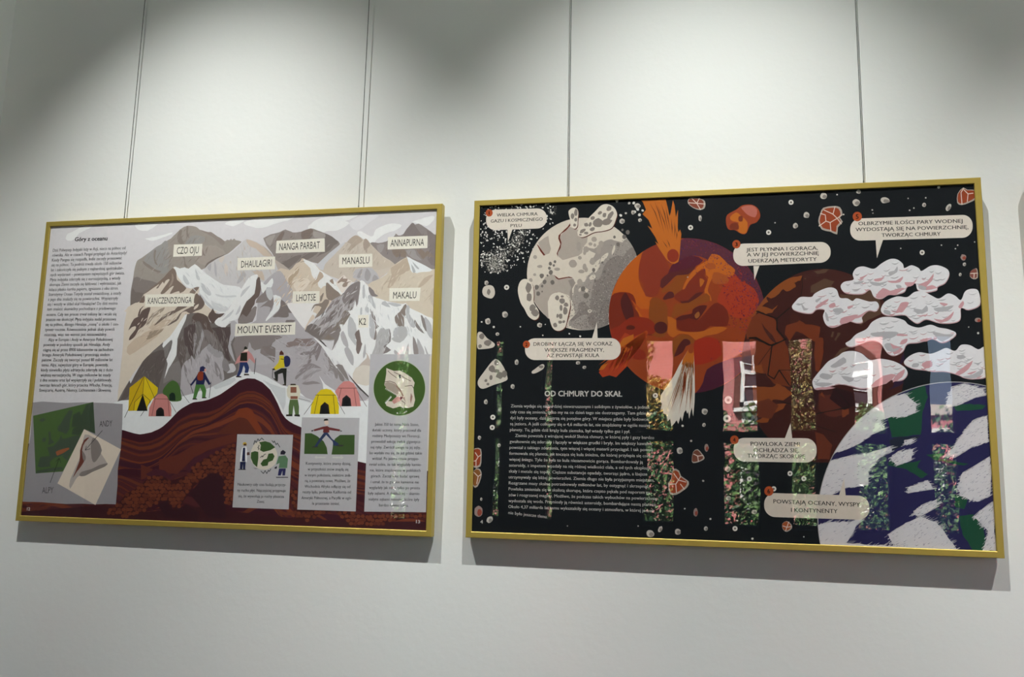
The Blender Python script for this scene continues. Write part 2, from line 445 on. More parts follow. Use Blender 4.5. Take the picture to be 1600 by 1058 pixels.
tree('garden_hedge', 0, -7.6, hl, 5200, M_GREEN, 'long dark green hedge close outside the back windows', 20, leaf=.032, cat='hedge', trunks=tuple((h[0], 1.2) for h in hl[::2]))
# ------------------------------------------------------------------ printing on the sheets
def ink_mat(name):
    m = bpy.data.materials.new(name); m.use_nodes = True
    n, l = m.node_tree.nodes, m.node_tree.links
    b = n['Principled BSDF']; b.inputs['Roughness'].default_value = .7; b.inputs['Specular IOR Level'].default_value = .12
    at = n.new('ShaderNodeAttribute'); at.attribute_name = 'ink'
    tc = n.new('ShaderNodeTexCoord')
    t = n.new('ShaderNodeTexNoise'); t.inputs['Scale'].default_value = 160; t.inputs['Detail'].default_value = 3
    l.new(tc.outputs['Object'], t.inputs['Vector'])
    r = n.new('ShaderNodeMapRange'); r.inputs['From Min'].default_value = .3; r.inputs['From Max'].default_value = .7
    r.inputs['To Min'].default_value = .975; r.inputs['To Max'].default_value = 1.025
    l.new(t.outputs['Fac'], r.inputs['Value'])
    mx = n.new('ShaderNodeVectorMath'); mx.operation = 'SCALE'
    l.new(at.outputs['Color'], mx.inputs[0]); l.new(r.outputs[0], mx.inputs['Scale']); l.new(mx.outputs[0], b.inputs['Base Color'])
    return m
M_INK = ink_mat('printed_ink')
STEP = 2e-6

class Art:
    def __init__(s, i, root, k):
        s.sh, s.root, s.k, s.layer = Sheet(i), root, k, 0
        s.cur = None; s.print = None; s.grid = {}; s.rnd = random.Random(7 + i)
        s.box = (LIP - .002, LIP - .002, WF - LIP + .002, HF - LIP + .002)
    def part(s, name, label=None):
        s.flush(); s.cur = (name, label); s.V, s.Fc, s.C = [], [], []
    def flush(s):
        if not s.cur: return
        name, label = s.cur
        if s.Fc:
            me = bpy.data.meshes.new(name); me.from_pydata(s.V, [], s.Fc); me.materials.append(M_INK)
            a = me.attributes.new('ink', 'FLOAT_COLOR', 'FACE')
            a.data.foreach_set('color', [c for col in s.C for c in (*col, 1.0)])
            o = bpy.data.objects.new(name, me); COL.objects.link(o); o.parent = s.print or s.root
            if label: o['label'] = label
            if s.print is None: s.print = o
        s.cur = None
    def reserve(s, P):
        """each print layer lies a hair above whatever it covers"""
        xs = [int(p[0] * 100) for p in P]; zs = [int(p[1] * 100) for p in P]
        cells = [(i, j) for i in range(min(xs), max(xs) + 1) for j in range(min(zs), max(zs) + 1)]
        s.layer = 1 + max(s.grid.get(c, 0) for c in cells)
        for c in cells: s.grid[c] = s.layer
    def group(s, P): s.reserve([s.sh(*p) for p in P])
    def clip(s, P):
        x0, z0, x1, z1 = s.box
        for f, g in ((lambda p: p[0] - x0, 0), (lambda p: x1 - p[0], 0), (lambda p: p[1] - z0, 0), (lambda p: z1 - p[1], 0)):
            out = []
            for i in range(len(P)):
                a, b = P[i - 1], P[i]; fa, fb = f(a), f(b)
                if (fa >= 0) != (fb >= 0):
                    t = fa / (fa - fb); out.append((a[0] + (b[0] - a[0]) * t, a[1] + (b[1] - a[1]) * t))
                if fb >= 0: out.append(b)
            P = out
            if len(P) < 3: return []
        return P
    def local(s, P, col, bump=True):
        """P: polygon in paper metres"""
        P = s.clip(P)
        if len(P) < 3: return
        if bump: s.reserve(P)
        y = PRINT_Y - .0004 - s.layer * STEP
        n0 = len(s.V)
        s.V += [(p[0], y, p[1]) for p in P]
        c = hexlin(col, s.k) if isinstance(col, str) else col
        if len(P) == 3 or len(P) == 4:
            s.Fc.append(list(range(n0, n0 + len(P)))); s.C.append(c)
        else:
            for t in mgeo.tessellate_polygon([[Vector((p[0], p[1], 0)) for p in P]]):
                s.Fc.append([n0 + t[0], n0 + t[1], n0 + t[2]]); s.C.append(c)
    def pts(s, z, txt):
        ox, oy, k = Z[z] if z else (0, 0, 1)
        r = []
        for w in txt.split():
            x, y = w.split(','); r.append((ox + float(x) * k, oy + float(y) * k))
        return r
    def px(s, P, col, smooth=0, bump=True):
        if smooth: P = catmull(P, smooth)
        s.local([s.sh(*p) for p in P], col, bump)
    soft = 0
    def p(s, z, col, *polys, smooth=0):
        for t in polys:
            P = s.pts(z, t)
            if s.soft and not smooth: P = s.rough(catmull(P, 2), s.soft, 2)
            s.px(P, col, smooth)
    def strokes(s, z, txt, n, ang, cols, l0=2, l1=9, w0=.3, w1=.9):
        """loose brush marks inside an area"""
        P = s.pts(z, txt); s.group(P); xs = [p[0] for p in P]; ys = [p[1] for p in P]; k = g = 0
        while k < n and g < n * 30:
            g += 1; x, y = s.rnd.uniform(min(xs), max(xs)), s.rnd.uniform(min(ys), max(ys)); a = math.radians(ang + s.rnd.gauss(0, 14)); l = s.rnd.uniform(l0, l1)
            d = Vector((math.cos(a), math.sin(a))); q = Vector((x, y)) + d * l
            if inside(P, x, y) and inside(P, q.x, q.y):
                m = Vector((-d.y, d.x)) * s.rnd.uniform(w0, w1); c = Vector((x, y))
                s.px([tuple(c), tuple(c + d * l * .35 + m), tuple(q), tuple(c + d * l * .6 - m * .7)], s.rnd.choice(cols), 0, False); k += 1
    def line(s, z, txt, w, col, bump=True):
        P = s.pts(z, txt) if isinstance(txt, str) else txt
        if bump: s.group(P)
        for a, b in zip(P[:-1], P[1:]):
            d = Vector((b[0] - a[0], b[1] - a[1]))
            if d.length < 1e-6: continue
            d.normalize(); n = Vector((-d.y, d.x)) * w * .5; e = d * w * .25
            s.px([(a[0] + n.x - e.x, a[1] + n.y - e.y), (b[0] + n.x + e.x, b[1] + n.y + e.y), (b[0] - n.x + e.x, b[1] - n.y + e.y), (a[0] - n.x - e.x, a[1] - n.y - e.y)], col, 0, False)
    def disc(s, x, y, rx, ry, col, rot=0, n=20, jag=0, bump=True):
        P = []
        for k in range(n):
            a = 2 * math.pi * k / n; j = 1 + s.rnd.uniform(-jag, jag)
            cx, cy = rx * j * math.cos(a), ry * j * math.sin(a)
            P.append((x + cx * math.cos(rot) - cy * math.sin(rot), y + cx * math.sin(rot) + cy * math.cos(rot)))
        s.px(P, col, 0, bump)
    def text(s, txt, a, b, cap, col, weight=0.0, maxw=None, bump=True):
        """lettering whose baseline runs from pixel a to pixel b"""
        A = s.sh(*a); Bp = s.sh(*b); T = s.sh(a[0], a[1] - cap)
        hh = math.hypot(T[0] - A[0], T[1] - A[1])
        vs, fs, w, x0 = glyphs(txt, weight)
        d = Vector((Bp[0] - A[0], Bp[1] - A[1])); ln = d.length; d.normalize(); n = Vector((-d.y, d.x))
        sx, sy = ln / w, hh / .727
        if bump: s.group([a, b, (a[0], a[1] - cap * 1.3), (b[0], b[1] - cap * 1.3), (a[0], a[1] + cap * .4)])
        y = PRINT_Y - .0004 - s.layer * STEP
        n0 = len(s.V); c = hexlin(col, s.k)
        for v in vs:
            q = d * ((v[0] - x0) * sx) + n * (v[1] * sy)
            s.V.append((A[0] + q.x, y, A[1] + q.y))
        for f in fs:
            s.Fc.append([n0 + i for i in f]); s.C.append(c)
    def para(s, z, lines, first, last, cap, col, weight=0.0):
        """lines: (text, left x, right x) in zoom units; first/last: (y at left, y at right) baselines"""
        ox, oy, k = Z[z]
        N = len(lines); s.group([(ox + x * k, oy + y * k) for x in (min(l[1] for l in lines), max(l[2] for l in lines)) for y in (first[0] - 40, last[0] + 10)])
        for i, (t, xl, xr) in enumerate(lines):
            f = i / max(1, N - 1)
            yl = first[0] + (last[0] - first[0]) * f; yr = first[1] + (last[1] - first[1]) * f
            s.text(t, (ox + xl * k, oy + yl * k), (ox + xr * k, oy + yr * k), cap, col, weight, bump=False)
    def rough(s, P, amp, n=6):
        out = []
        for a, b in zip(P, P[1:] + P[:1]):
            out.append(a)
            for k in range(1, n):
                out.append((a[0] + (b[0] - a[0]) * k / n + s.rnd.uniform(-amp, amp), a[1] + (b[1] - a[1]) * k / n + s.rnd.uniform(-amp, amp)))
        return out

def catmull(P, n):
    out = []; N = len(P)
    for i in range(N):
        p0, p1, p2, p3 = P[i - 1], P[i], P[(i + 1) % N], P[(i + 2) % N]
        for k in range(n):
            t = k / n
            out.append(tuple(.5 * (2 * p1[j] + (p2[j] - p0[j]) * t + (2 * p0[j] - 5 * p1[j] + 4 * p2[j] - p3[j]) * t * t + (3 * p1[j] - p0[j] - 3 * p2[j] + p3[j]) * t ** 3) for j in (0, 1)))
    return out
def inside(P, x, y):
    r = False
    for (x1, y1), (x2, y2) in zip(P, P[1:] + P[:1]):
        if (y1 > y) != (y2 > y) and x < (x2 - x1) * (y - y1) / (y2 - y1) + x1: r = not r
    return r

_gl = {}
_raw = {}
def raw_glyphs(txt, weight):
    """mesh of a line of lettering: vertices, faces, left and right limit"""
    key = (txt, weight)
    if key not in _raw:
        cu = bpy.data.curves.new('lettering', 'FONT'); cu.body = txt; cu.resolution_u = 2; cu.fill_mode = 'FRONT'
        o = bpy.data.objects.new('lettering', cu); COL.objects.link(o)
        bpy.context.view_layer.update()
        me = o.evaluated_get(bpy.context.evaluated_depsgraph_get()).to_mesh()
        vs = [tuple(v.co[:2]) for v in me.vertices]; fs = [tuple(p.vertices) for p in me.polygons]
        _raw[key] = (vs, fs, min([v[0] for v in vs] or [0]), max([v[0] for v in vs] or [0]))
        o.to_mesh_clear(); bpy.data.objects.remove(o); bpy.data.curves.remove(cu)
    return _raw[key]
MARKS = {'ą': ('a', 'o'), 'ę': ('e', 'o'), 'Ą': ('A', 'o'), 'Ę': ('E', 'o'), 'ż': ('z', 'd'), 'Ż': ('Z', 'd'), 'ź': ('z', 'a'), 'ś': ('s', 'a'), 'Ś': ('S', 'a'), 'ć': ('c', 'a'), 'Ć': ('C', 'a'), 'ń': ('n', 'a'), 'Ł': ('L', 's'), 'ł': ('l', 's')}
def glyphs(txt, weight):
    key = (txt, weight)
    if key in _gl: return _gl[key]
    base = ''.join(MARKS[c][0] if c in MARKS else c for c in txt)
    rv, rf, x0, x1 = raw_glyphs(base, 0)
    vs, fs = [], []
    for ox, oy in ((0, 0),) if weight == 0 else ((-weight, 0), (weight, 0)) if weight < .02 else ((-weight, -weight * .6), (weight, -weight * .6), (-weight, weight * .6), (weight, weight * .6)):
        n = len(vs); vs += [(v[0] + ox, v[1] + oy) for v in rv]; fs += [tuple(i + n for i in f) for f in rf]
    def quad(*q):
        n = len(vs); vs.extend(q); fs.append(tuple(range(n, n + len(q))))
    st = .045 + weight
    for i, c in enumerate(txt):
        if c not in MARKS: continue
        b, m = MARKS[c]
        r = raw_glyphs(base[:i + 1], 0)[3]
        g = raw_glyphs(b, 0); w = g[3] - g[2]; l = r - w; mid = (l + r) / 2
        top = max(v[1] for v in g[0])
        if m == 'o':
            x = r - .10
            quad((x, .02), (x + st * 1.3, .02), (x - .02 + st, -.10), (x - .06, -.10)); quad((x - .06, -.10), (x - .06 + st, -.10), (x + .06, -.175), (x - .02, -.19)); quad((x - .02, -.19), (x + .03, -.14), (x + .10, -.16), (x + .10, -.20))
        elif m == 'd':
            quad((mid - st, top + .07), (mid + st, top + .07), (mid + st, top + .07 + 2 * st), (mid - st, top + .07 + 2 * st))
        elif m == 'a':
            quad((mid - .07, top + .06), (mid + .0, top + .06), (mid + .13, top + .20), (mid + .03, top + .20))
        else:
            cx = l + (.045 if b == 'L' else w / 2)
            quad((cx - .10, .26), (cx + .16, .40), (cx + .16, .40 + 1.5 * st), (cx - .10, .26 + 1.5 * st))
    _gl[key] = (vs, fs, x1 - x0, x0)
    return _gl[key]

Z = {  # measuring windows on the photograph: x, y, size of one unit
 'A': (200, 320, 260 / 1600), 'B': (440, 310, 260 / 1528), 'C': (180, 470, 260 / 1528), 'D': (420, 470, 280 / 1559),
 'E': (20, 600, 220 / 1058), 'F': (220, 620, 240 / 1270), 'G': (440, 630, 260 / 1310), 'T': (540, 540, 160 / 1209),
 'a': (60, 360, 150 / 1221), 'b': (50, 480, 150 / 1134),
 'C1': (180, 430, 140 / 1481), 'C2': (300, 430, 140 / 1481), 'C3': (420, 430, 140 / 1481), 'C4': (540, 430, 140 / 1481),
 'D1': (250, 510, 150 / 1443), 'D2': (400, 510, 150 / 1443), 'D3': (530, 490, 150 / 1443),
 'Y': (190, 560, 150 / 1322), 'M3': (30, 620, 170 / 1499), 'W': (300, 590, 180 / 1465), 'V': (340, 660, 140 / 1058), 'U': (400, 540, 160 / 1058),
 'H': (740, 290, 240 / 1336), 'I': (930, 280, 280 / 1411), 'J': (1190, 270, 350 / 1600), 'K': (730, 460, 280 / 1347),
 'M': (930, 470, 280 / 1411), 'N': (1160, 400, 240 / 1154), 'O': (1300, 400, 260 / 1146), 'P': (730, 620, 310 / 1367),
 'Q': (980, 640, 300 / 1443), 'R': (1160, 600, 240 / 1058), 'S': (1280, 580, 300 / 1058),
 'S6': (820, 310, 180 / 1465), 'S7': (820, 400, 180 / 1465), 'S8': (940, 360, 170 / 1384), 'Q1': (940, 470, 170 / 1124),
 'Q2': (1060, 370, 160 / 1302), 'Q3': (1160, 410, 180 / 1465), 'Q4': (1160, 520, 180 / 1360), 'Q5': (1230, 400, 170 / 1600),
 'Q6': (1370, 400, 170 / 1600), 'Q7': (1260, 490, 170 / 1384), 'Q8': (1400, 490, 150 / 1221),
}
# ================================================================== poster with the mountains
L = Art(0, POSTER_L, 1.12)
L.part('poster_print', 'printed paper sheet with the whole picture')
L.local([(LIP - .002, LIP - .002), (WF - LIP + .002, LIP - .002), (WF - LIP + .002, HF - LIP + .002), (LIP - .002, HF - LIP + .002)], 'd6d3d6')
L.flush()
def sky(z, *polys, col='e9e8ea'):
    for t in polys:
        L.part('printed_sky_cloud'); L.px(L.rough(catmull(L.pts(z, t), 3), .5, 2), col)
sky('A', '70,190 100,240 180,250 240,220 300,180 370,190 330,165 200,175', '160,325 240,345 330,315 410,285 425,262 340,288 250,310', '930,180 1000,205 1040,195 1120,150 1000,150', '1110,170 1200,215 1290,222 1420,180 1560,140 1590,108 1300,118')
sky('M3', '640,-2170 660,-2240 740,-2280 850,-2330 1000,-2345 900,-2290 820,-2250 770,-2180 700,-2150', col='efeef0')
sky('B', '240,270 330,190 460,170 560,200 620,230 520,290 420,300 350,320', '830,350 870,280 1000,230 1100,245 1050,290 960,320 880,370 830,410 700,335 720,300', '1200,215 1300,180 1390,160 1400,190 1340,250 1260,230', '470,178 600,142 720,145 560,215')
sky('B', '620,225 720,165 890,155 820,210 690,295', col='dfdde0')
L.soft = .22
# ---- mountains, back to front
L.part('printed_mountain', 'brown-grey rounded mountain at upper left')
L.p('A', '9f9790', '20,970 50,690 80,550 130,510 300,390 410,325 500,235 575,200 660,215 690,240 770,262 800,262 860,305 930,350 950,335 975,340 990,325 1000,340 1020,325 1035,340 1090,352 1060,385 960,470 850,520 740,610 640,640 560,640 440,660 330,740 200,840 100,990')
L.p('A', '9c9997', '250,420 320,380 380,350 390,640 260,640 150,530', '580,320 640,290 740,310 720,360 650,385 545,380 590,320')
L.p('A', 'a79d96', '640,520 720,400 860,400 940,470 850,520 760,590')
L.p('A', '8d837c', '490,250 520,245 510,310 545,380 500,378 470,330', '140,540 200,575 260,620 320,640 280,650 200,610 150,570', '250,440 270,440 260,520 285,580 255,560 245,500', '560,205 580,215 575,260 590,320 560,290', '520,500 545,498 550,560 575,600 540,590 540,530', '715,420 730,470 745,490 715,480')
L.p('A', '978c86', '690,240 770,262 800,262 860,305 930,350 905,395 860,350 800,300 740,270')
L.p('A', '877e7a', '50,705 140,715 300,760 230,830 130,900 100,990 20,970')
L.p('A', '7b716c', '42,800 70,840 160,850 130,900 100,990 20,975', '960,470 850,520 740,610 760,560 850,505')
L.part('printed_mountain', 'dark brown double-topped mountain at upper middle')
L.p('B', '968d89', '-170,365 -20,310 35,285 100,312 180,305 265,275 330,295 420,330 480,370 535,420 430,520 340,600 200,570 70,670 -30,600 -90,500')
L.p('B', '84766f', '180,310 265,278 290,300 270,350 235,375 190,375', '-60,400 -20,330 20,300 0,380')
L.p('B', '807773', '400,320 520,400 480,430 440,480 350,520 320,540 390,440', '10,590 120,530 180,520 160,560 60,645 70,668 -10,600', '180,540 300,480 340,490 280,540 200,570')
L.p('B', 'a89f9b', '-150,370 -60,330 -80,380 -110,440', '290,300 400,330 380,370 300,360')
L.part('printed_mountain', 'dark pointed mountain at upper right')
L.p('B', '938a88', '810,415 860,405 890,410 960,395 1030,350 1050,322 1070,340 1120,325 1195,225 1225,240 1260,232 1310,262 1400,330 1418,360 1412,650 1370,650 1200,560 1150,540 1040,605 920,530')
L.p('B', '877d7c', '1195,225 1225,250 1260,300 1290,340 1240,350 1180,345 1110,340', '1330,290 1400,330 1418,380 1412,620 1340,560 1360,440')
L.p('B', '8f8076', '1240,470 1290,470 1320,500 1340,480 1400,540 1330,530 1300,560 1270,520', '1010,470 1130,470 1140,540 1080,530 1050,540')
L.p('B', 'a29b9b', '1140,480 1220,470 1240,520 1290,570 1200,550', '870,430 940,420 930,470 900,500')
L.part('printed_mountain', 'pale grey and tan peak below the double-topped mountain')
L.p('A', 'cac7c8', '730,620 850,520 980,470 1090,370 1135,330 1200,345 1290,385 1380,470 1420,530 1550,625 1510,690 1400,760 1280,740 1150,800 1040,810 900,790 800,720')
L.p('A', 'c9b9ab', '1135,332 1240,365 1330,430 1390,490 1300,490 1230,420 1170,400', '1200,640 1290,640 1310,730 1260,700')
L.p('A', 'baaea6', '1290,385 1380,470 1420,530 1550,622 1500,700 1440,620 1400,520 1330,440')
L.p('A', 'd2c8c1', '930,560 960,600 955,690 925,650', '870,520 930,490 900,560')
L.p('A', 'b6b4b8', '1100,640 1135,680 1070,750 1045,750', '830,540 850,600 850,700 830,640', '760,600 800,560 790,640')
L.part('printed_mountain', 'broad tan peak at upper right of centre')
L.p('B', 'cbc0b5', '320,610 430,540 540,420 600,400 660,345 700,342 750,378 770,368 810,410 930,530 1040,605 960,690 890,740 800,790 660,770 520,740 400,690')
L.p('B', 'cbcace', '320,610 540,420 580,415 480,520 400,600 380,660')
L.p('B', 'b7a89b', '600,400 660,345 700,342 745,385 700,420 640,470 605,470 640,420')
L.p('B', 'ad9e93', '770,368 810,410 815,470 780,500 750,450 750,400')
L.p('B', 'c7bbae', '815,430 930,540 1040,605 940,645 840,650 780,520')
L.p('B', 'bdbabd', '680,650 760,640 830,640 900,740 800,790 690,740 650,720')
L.p('B', 'a8a3a5', '720,660 740,650 720,730 690,720', '780,640 820,700 790,760 760,730', '850,700 890,740 830,760')
L.part('printed_mountain', 'sandy tan slope at the right edge')
L.p('B', 'd1c5b5', '790,795 890,740 960,700 1000,640 1040,605 1150,540 1185,610 1240,690 1418,650 1418,1058 1400,1140 1200,1020 1100,970 900,930 850,890')
L.p('B', 'bfae9d', '1150,545 1185,650 1080,710 1020,800 970,820 1010,700 1000,640 1080,590', '1390,700 1310,730 1250,820 1300,800 1360,740')
L.p('B', 'e4e6e9', '1150,538 1170,545 1385,655 1300,675 1200,682 1175,620')
L.p('B', 'b5b6b9', '1200,580 1260,640 1250,650 1220,620', '1190,600 1230,670 1205,680')
L.p('B', 'c6baab', '1360,880 1400,820 1405,1000 1370,960')
L.part('printed_mountain', 'sandy tan peak with a snow cap in the middle')
L.p('B', 'd3c5b5', '-75,710 -10,640 70,660 120,610 185,550 225,565 300,600 340,640 400,700 490,760 570,870 480,940 420,1000 300,1070 -100,1070 -150,900')
L.p('B', 'edeff0', '200,558 225,565 300,600 350,660 430,710 480,765 420,765 385,725 330,770 275,700 262,640 210,590')
L.p('B', 'b8a590', '60,730 120,680 160,640 150,690 100,740 90,780 20,860 -30,850 0,830 60,780', '-60,780 0,760 30,700 20,780 -30,820')
L.p('B', 'c2af9b', '-140,880 -60,850 20,900 0,960 -80,950')
L.p('B', 'bba999', '350,670 385,715 330,770 270,800 320,740')
L.p('B', 'e2d6c8', '100,760 200,730 260,760 190,850 140,860')
L.p('B', 'e9e7e6', '380,725 430,712 520,790 580,870 500,880 400,800 360,830 330,780')
L.part('printed_rocks')
L.p('B', 'e2d9d2', '500,770 570,705 600,740 650,765 600,820 560,870 520,820')
L.p('B', '9e8c81', '515,765 570,710 560,735 605,738 590,770 545,765 520,780', '555,800 580,770 640,765 610,775 600,805 570,815', '440,755 470,740 480,790 500,800 460,780')
L.part('printed_mountain', 'snowy peak at upper left with a brown rocky side')
L.p('A', 'd9cdc0', '20,1060 20,975 110,930 150,860 250,790 340,720 400,650 435,600 470,640 500,720 560,800 640,800 690,790 670,860 700,900 770,970 830,1060')
L.p('A', 'e6e7e8', '440,598 480,605 500,612 545,600 580,615 640,570 700,620 760,670 850,730 920,770 1030,780 1090,810 1030,900 960,1000 940,1050 810,1010 700,910 680,790 600,805 540,765 480,695')
L.p('A', 'c6c7ca', '530,670 560,700 590,760 560,765 530,720', '645,620 660,640 680,690 655,680', '650,670 680,690 690,720 665,720', '700,750 760,790 800,860 770,870 715,820', '690,850 760,930 830,1000 800,1000 720,920')
L.p('A', 'd2d3d5', '840,855 920,875 1030,870 1040,885 940,892 860,880', '800,920 900,960 960,990 930,1030 830,1010')
L.p('A', '86766c', '430,605 465,660 470,720 560,800 500,850 490,830 440,845 400,855 440,780 400,800 350,850 310,850 400,720 360,730 345,760 330,740 290,800 270,800 300,760 170,850 150,855 260,770 350,690')
L.p('A', '9f8f84', '420,660 440,700 420,770 390,790 420,720')
L.p('A', '8b7b71', '590,845 630,800 685,790 650,840 620,880 620,850')
L.p('A', '7a6a62', '640,880 660,850 700,900 700,960 640,1000 560,1000 620,950', '110,930 150,870 160,920 130,960 60,975 100,950')
L.part('printed_mountain', 'cream slope with brown streaks at the left')
L.p('C', 'd7cbbc', '20,930 40,700 70,420 110,60 300,20 640,20 760,30 905,140 830,175 650,135 600,250 440,380 300,520 170,660 90,800')
L.p('C', 'cbb9a6', '110,420 250,300 430,240 380,330 240,430 130,500', '300,250 420,180 520,180 400,260')
L.p('C1', '685853', '405,560 480,500 430,560 400,660 370,680', '580,530 545,660 510,790 430,870 385,900 330,1000 270,1058 220,1075 250,1000 330,900 340,850 310,845 260,870 215,915 250,830 310,720 390,680 430,600 490,555')
L.p('C1', 'a09284', '810,530 790,590 700,650 620,710 540,830 510,830 560,700 690,590')
L.p('C1', '796960', '1190,515 1110,560 1030,600 940,650 830,700 700,800 640,830 760,700 880,610 980,580 1030,520')
L.p('C1', '756660', '1470,490 1420,560 1330,590 1240,640 1180,600 1100,620 1040,730 990,770 900,820 850,845 920,780 1010,720 1060,640 1180,560 1290,500 1330,450 1400,370 1380,300 1420,360 1470,440')
L.p('C1', 'd9cdc0', '1310,520 1380,470 1360,530 1300,570')
L.p('C1', 'a2917f', '790,880 770,930 680,990 560,1058 510,1058 560,970 650,910 640,950')
L.p('C', 'a1907f', '440,262 330,320 290,360 210,430 270,380 310,340 310,300 330,280')

L.part('printed_mountain', 'tall dark grey mountain with snow ribbons, largest in the picture')
L.p('C', '77706d', '20,925 130,730 140,760 250,560 440,380 510,350 520,360 640,130 650,125 760,108 830,160 900,210 940,150 1010,240 1060,200 1100,330 1100,480 1140,600 1120,700 930,780 880,800 700,850 600,880 60,930')
L.p('C', '665c59', '130,735 140,760 250,560 340,480 440,450 470,520 440,640 400,780 380,830 160,830', '60,880 130,740 140,830 100,900 50,915')
L.p('C', '86807e', '440,400 510,350 500,430 460,530 450,480', '460,640 560,560 610,570 600,760 520,720 440,760')
L.p('C', 'e9eaea', '640,128 655,140 635,200 570,350 560,500 490,620 450,715 480,580 468,540 512,440 520,350 440,432 440,380 500,330')
L.p('C2', '665752', '310,600 345,550 375,620 440,640 540,630 460,700 370,780 330,800 260,680', '0,690 100,620 260,690 300,830 350,930 420,1058 250,1058 150,800 80,760 20,800')
L.p('D1', '5d504f', '360,30 530,-40 520,120 510,240 490,480 430,400 410,310 370,270', '780,20 1070,10 1060,100 1040,250 1030,400 1060,520 980,470 900,250 830,80')
L.p('D1', '6b605d', '270,200 340,190 370,280 390,420 340,560 330,690 300,560 260,420')
L.p('D1', '857d7b', '660,50 780,100 880,250 900,360 840,350 740,250 640,380 620,290', '380,420 430,400 420,560 450,640 400,620', '500,120 530,100 520,250 490,300')
L.p('C', 'b4afb3', '600,880 605,700 610,620 640,560 690,530 700,500 740,550 790,460 850,410 870,398 930,465 980,470 1000,560 990,640 1000,720 940,770 880,800 700,860')
L.p('D1', 'aaa5a8', '630,40 660,150 620,260 590,420 610,470 560,470 540,560 520,450 560,320 600,200', '530,100 550,160 520,330 510,420 495,400 510,250')
L.p('D1', '8f898a', '690,400 740,480 740,555 680,530 700,470', '820,520 900,650 930,790 900,790 850,620 900,700 860,760 830,660', '350,560 400,640 400,780 380,740', '960,470 1040,560 1100,670 1000,690 930,610', '460,450 480,520 470,600')
L.p('D1', 'a39ea1', '700,330 740,260 800,330 920,380 940,450 850,470 780,420')
L.p('C', 'b8b4b8', '1060,190 1115,200 1095,330 1060,400 1105,570 1060,500 1035,420 1060,300')
L.p('D1', 'c9c6c9', '1030,570 1100,560 1140,640 1100,690 1000,700 1050,650')
L.p('C2', 'eff1f2', '1040,-10 1090,0 1062,80 1030,300 900,430 830,560 740,730 620,760 550,862 430,840 370,780 440,700 530,680 640,500 660,450 800,250 930,50')
L.p('C2', 'cbcbce', '720,640 800,490 790,600 740,650', '480,760 690,560 640,660 560,720', '830,260 960,170 900,260 800,370')
L.part('printed_mountain', 'grey right-hand shoulder of the tallest mountain')
L.p('D', 'b5b0b4', '-110,170 -100,-40 -60,-140 40,-240 100,-260 140,-200 200,-100 260,0 330,120 320,262 430,340 560,470 620,620 700,700 870,845 700,900 300,900 -60,700 -180,560 -220,250')
L.p('C2', '6d5f5a', '1062,80 1110,30 1130,100 1140,200 1110,340 1050,400 1030,480 990,540 960,640 930,690 900,680 1000,770 760,795 800,640 900,430 1030,310')
L.p('C2', '8c8381', '1000,540 1070,530 1000,770 760,795 830,640 900,690', '1110,350 1180,290 1220,250 1280,410 1050,460', '1110,545 1200,470 1340,360 1350,480 1260,650 1300,540 1190,510')
L.p('C2', '827876', '1340,690 1460,560 1481,470 1600,640 1560,700 1400,690')
L.p('C2', 'e6e8ea', '1135,105 1190,150 1230,150 1290,80 1330,50 1340,130 1300,210 1240,200 1175,300 1140,210', '1345,330 1420,340 1475,380 1450,540 1380,620 1225,760 1230,710 1320,580 1350,470')
L.p('C2', 'c8c8ca', '1220,230 1300,200 1340,330 1300,420 1240,360')
L.p('C3', '837977', '200,400 290,480 340,560 380,625 280,620 200,680 60,690 150,600 190,500', '290,740 440,745 350,800 280,790')
L.p('D2', '887e7c', '0,145 400,145 330,190 270,220 230,300 290,330 270,545 200,470 110,440 30,400 80,330 -10,330')
L.p('C', '8d8483', '1105,330 1480,322 1400,420 1340,420 1450,560 1330,490 1250,430 1230,380 1180,600 1110,700 1130,600 1100,480')
L.p('C', 'bab6ba', '1250,480 1340,440 1330,480 1450,560 1300,590')
L.p('D2', '8f807d', '450,300 470,240 560,220 600,175 680,190 860,180 820,215 890,235 800,300 600,290 500,315')
L.p('D2', '8c8384', '650,430 720,380 830,370 900,270 940,235 990,300 930,480 900,520 880,430 830,440 830,520 800,560 770,560 800,430')
L.p('D2', '948c8d', '590,760 700,600 740,570 830,555 900,580 990,635 850,620 730,690 640,760 600,800', '690,860 850,820 970,860 860,865 760,880')
L.p('D2', 'a19b9e', '700,780 800,690 930,650 990,660 850,720 720,800')
L.p('D2', '938b8b', '1020,400 1060,420 1140,520 1230,640 1225,780 1190,770 1150,660 1080,680 1110,600 1060,480')
L.p('D2', 'e6e6e7', '840,140 900,170 945,200 1050,300 1140,370 1200,470 1218,635 1130,520 1000,320 930,240', '940,730 1040,870 1180,960 1250,1058 1050,1058 1000,860')
L.p('D2', '5e5757', '735,62 800,90 960,190 1062,300 1040,300 950,215 820,128 740,75')
L.part('printed_mountain', 'white lower snowfield and brown rocks under the sandy peak')
L.p('C3', 'e7e4e3', '390,450 830,460 760,520 730,610 790,640 660,800 610,905 480,760 380,620 300,490')
L.p('C3', '90837a', '945,130 1000,150 1080,230 1190,330 1040,420 950,360', '910,290 880,400 850,440 850,350', '1000,420 970,500 900,620 760,720 800,640 870,530 760,510 700,600 720,530 760,480 870,460 930,400')
L.p('C3', 'd9c9b9', '760,710 660,800 610,905 590,890 640,790 720,650')
L.part('printed_mountain', 'tall white snow peak at the right with grey rock faces')
L.p('C3', 'b5b0b2', '1481,110 1400,140 1290,250 1190,335 1040,420 990,520 940,640 830,730 600,910 830,1070 1200,1070 1481,900')
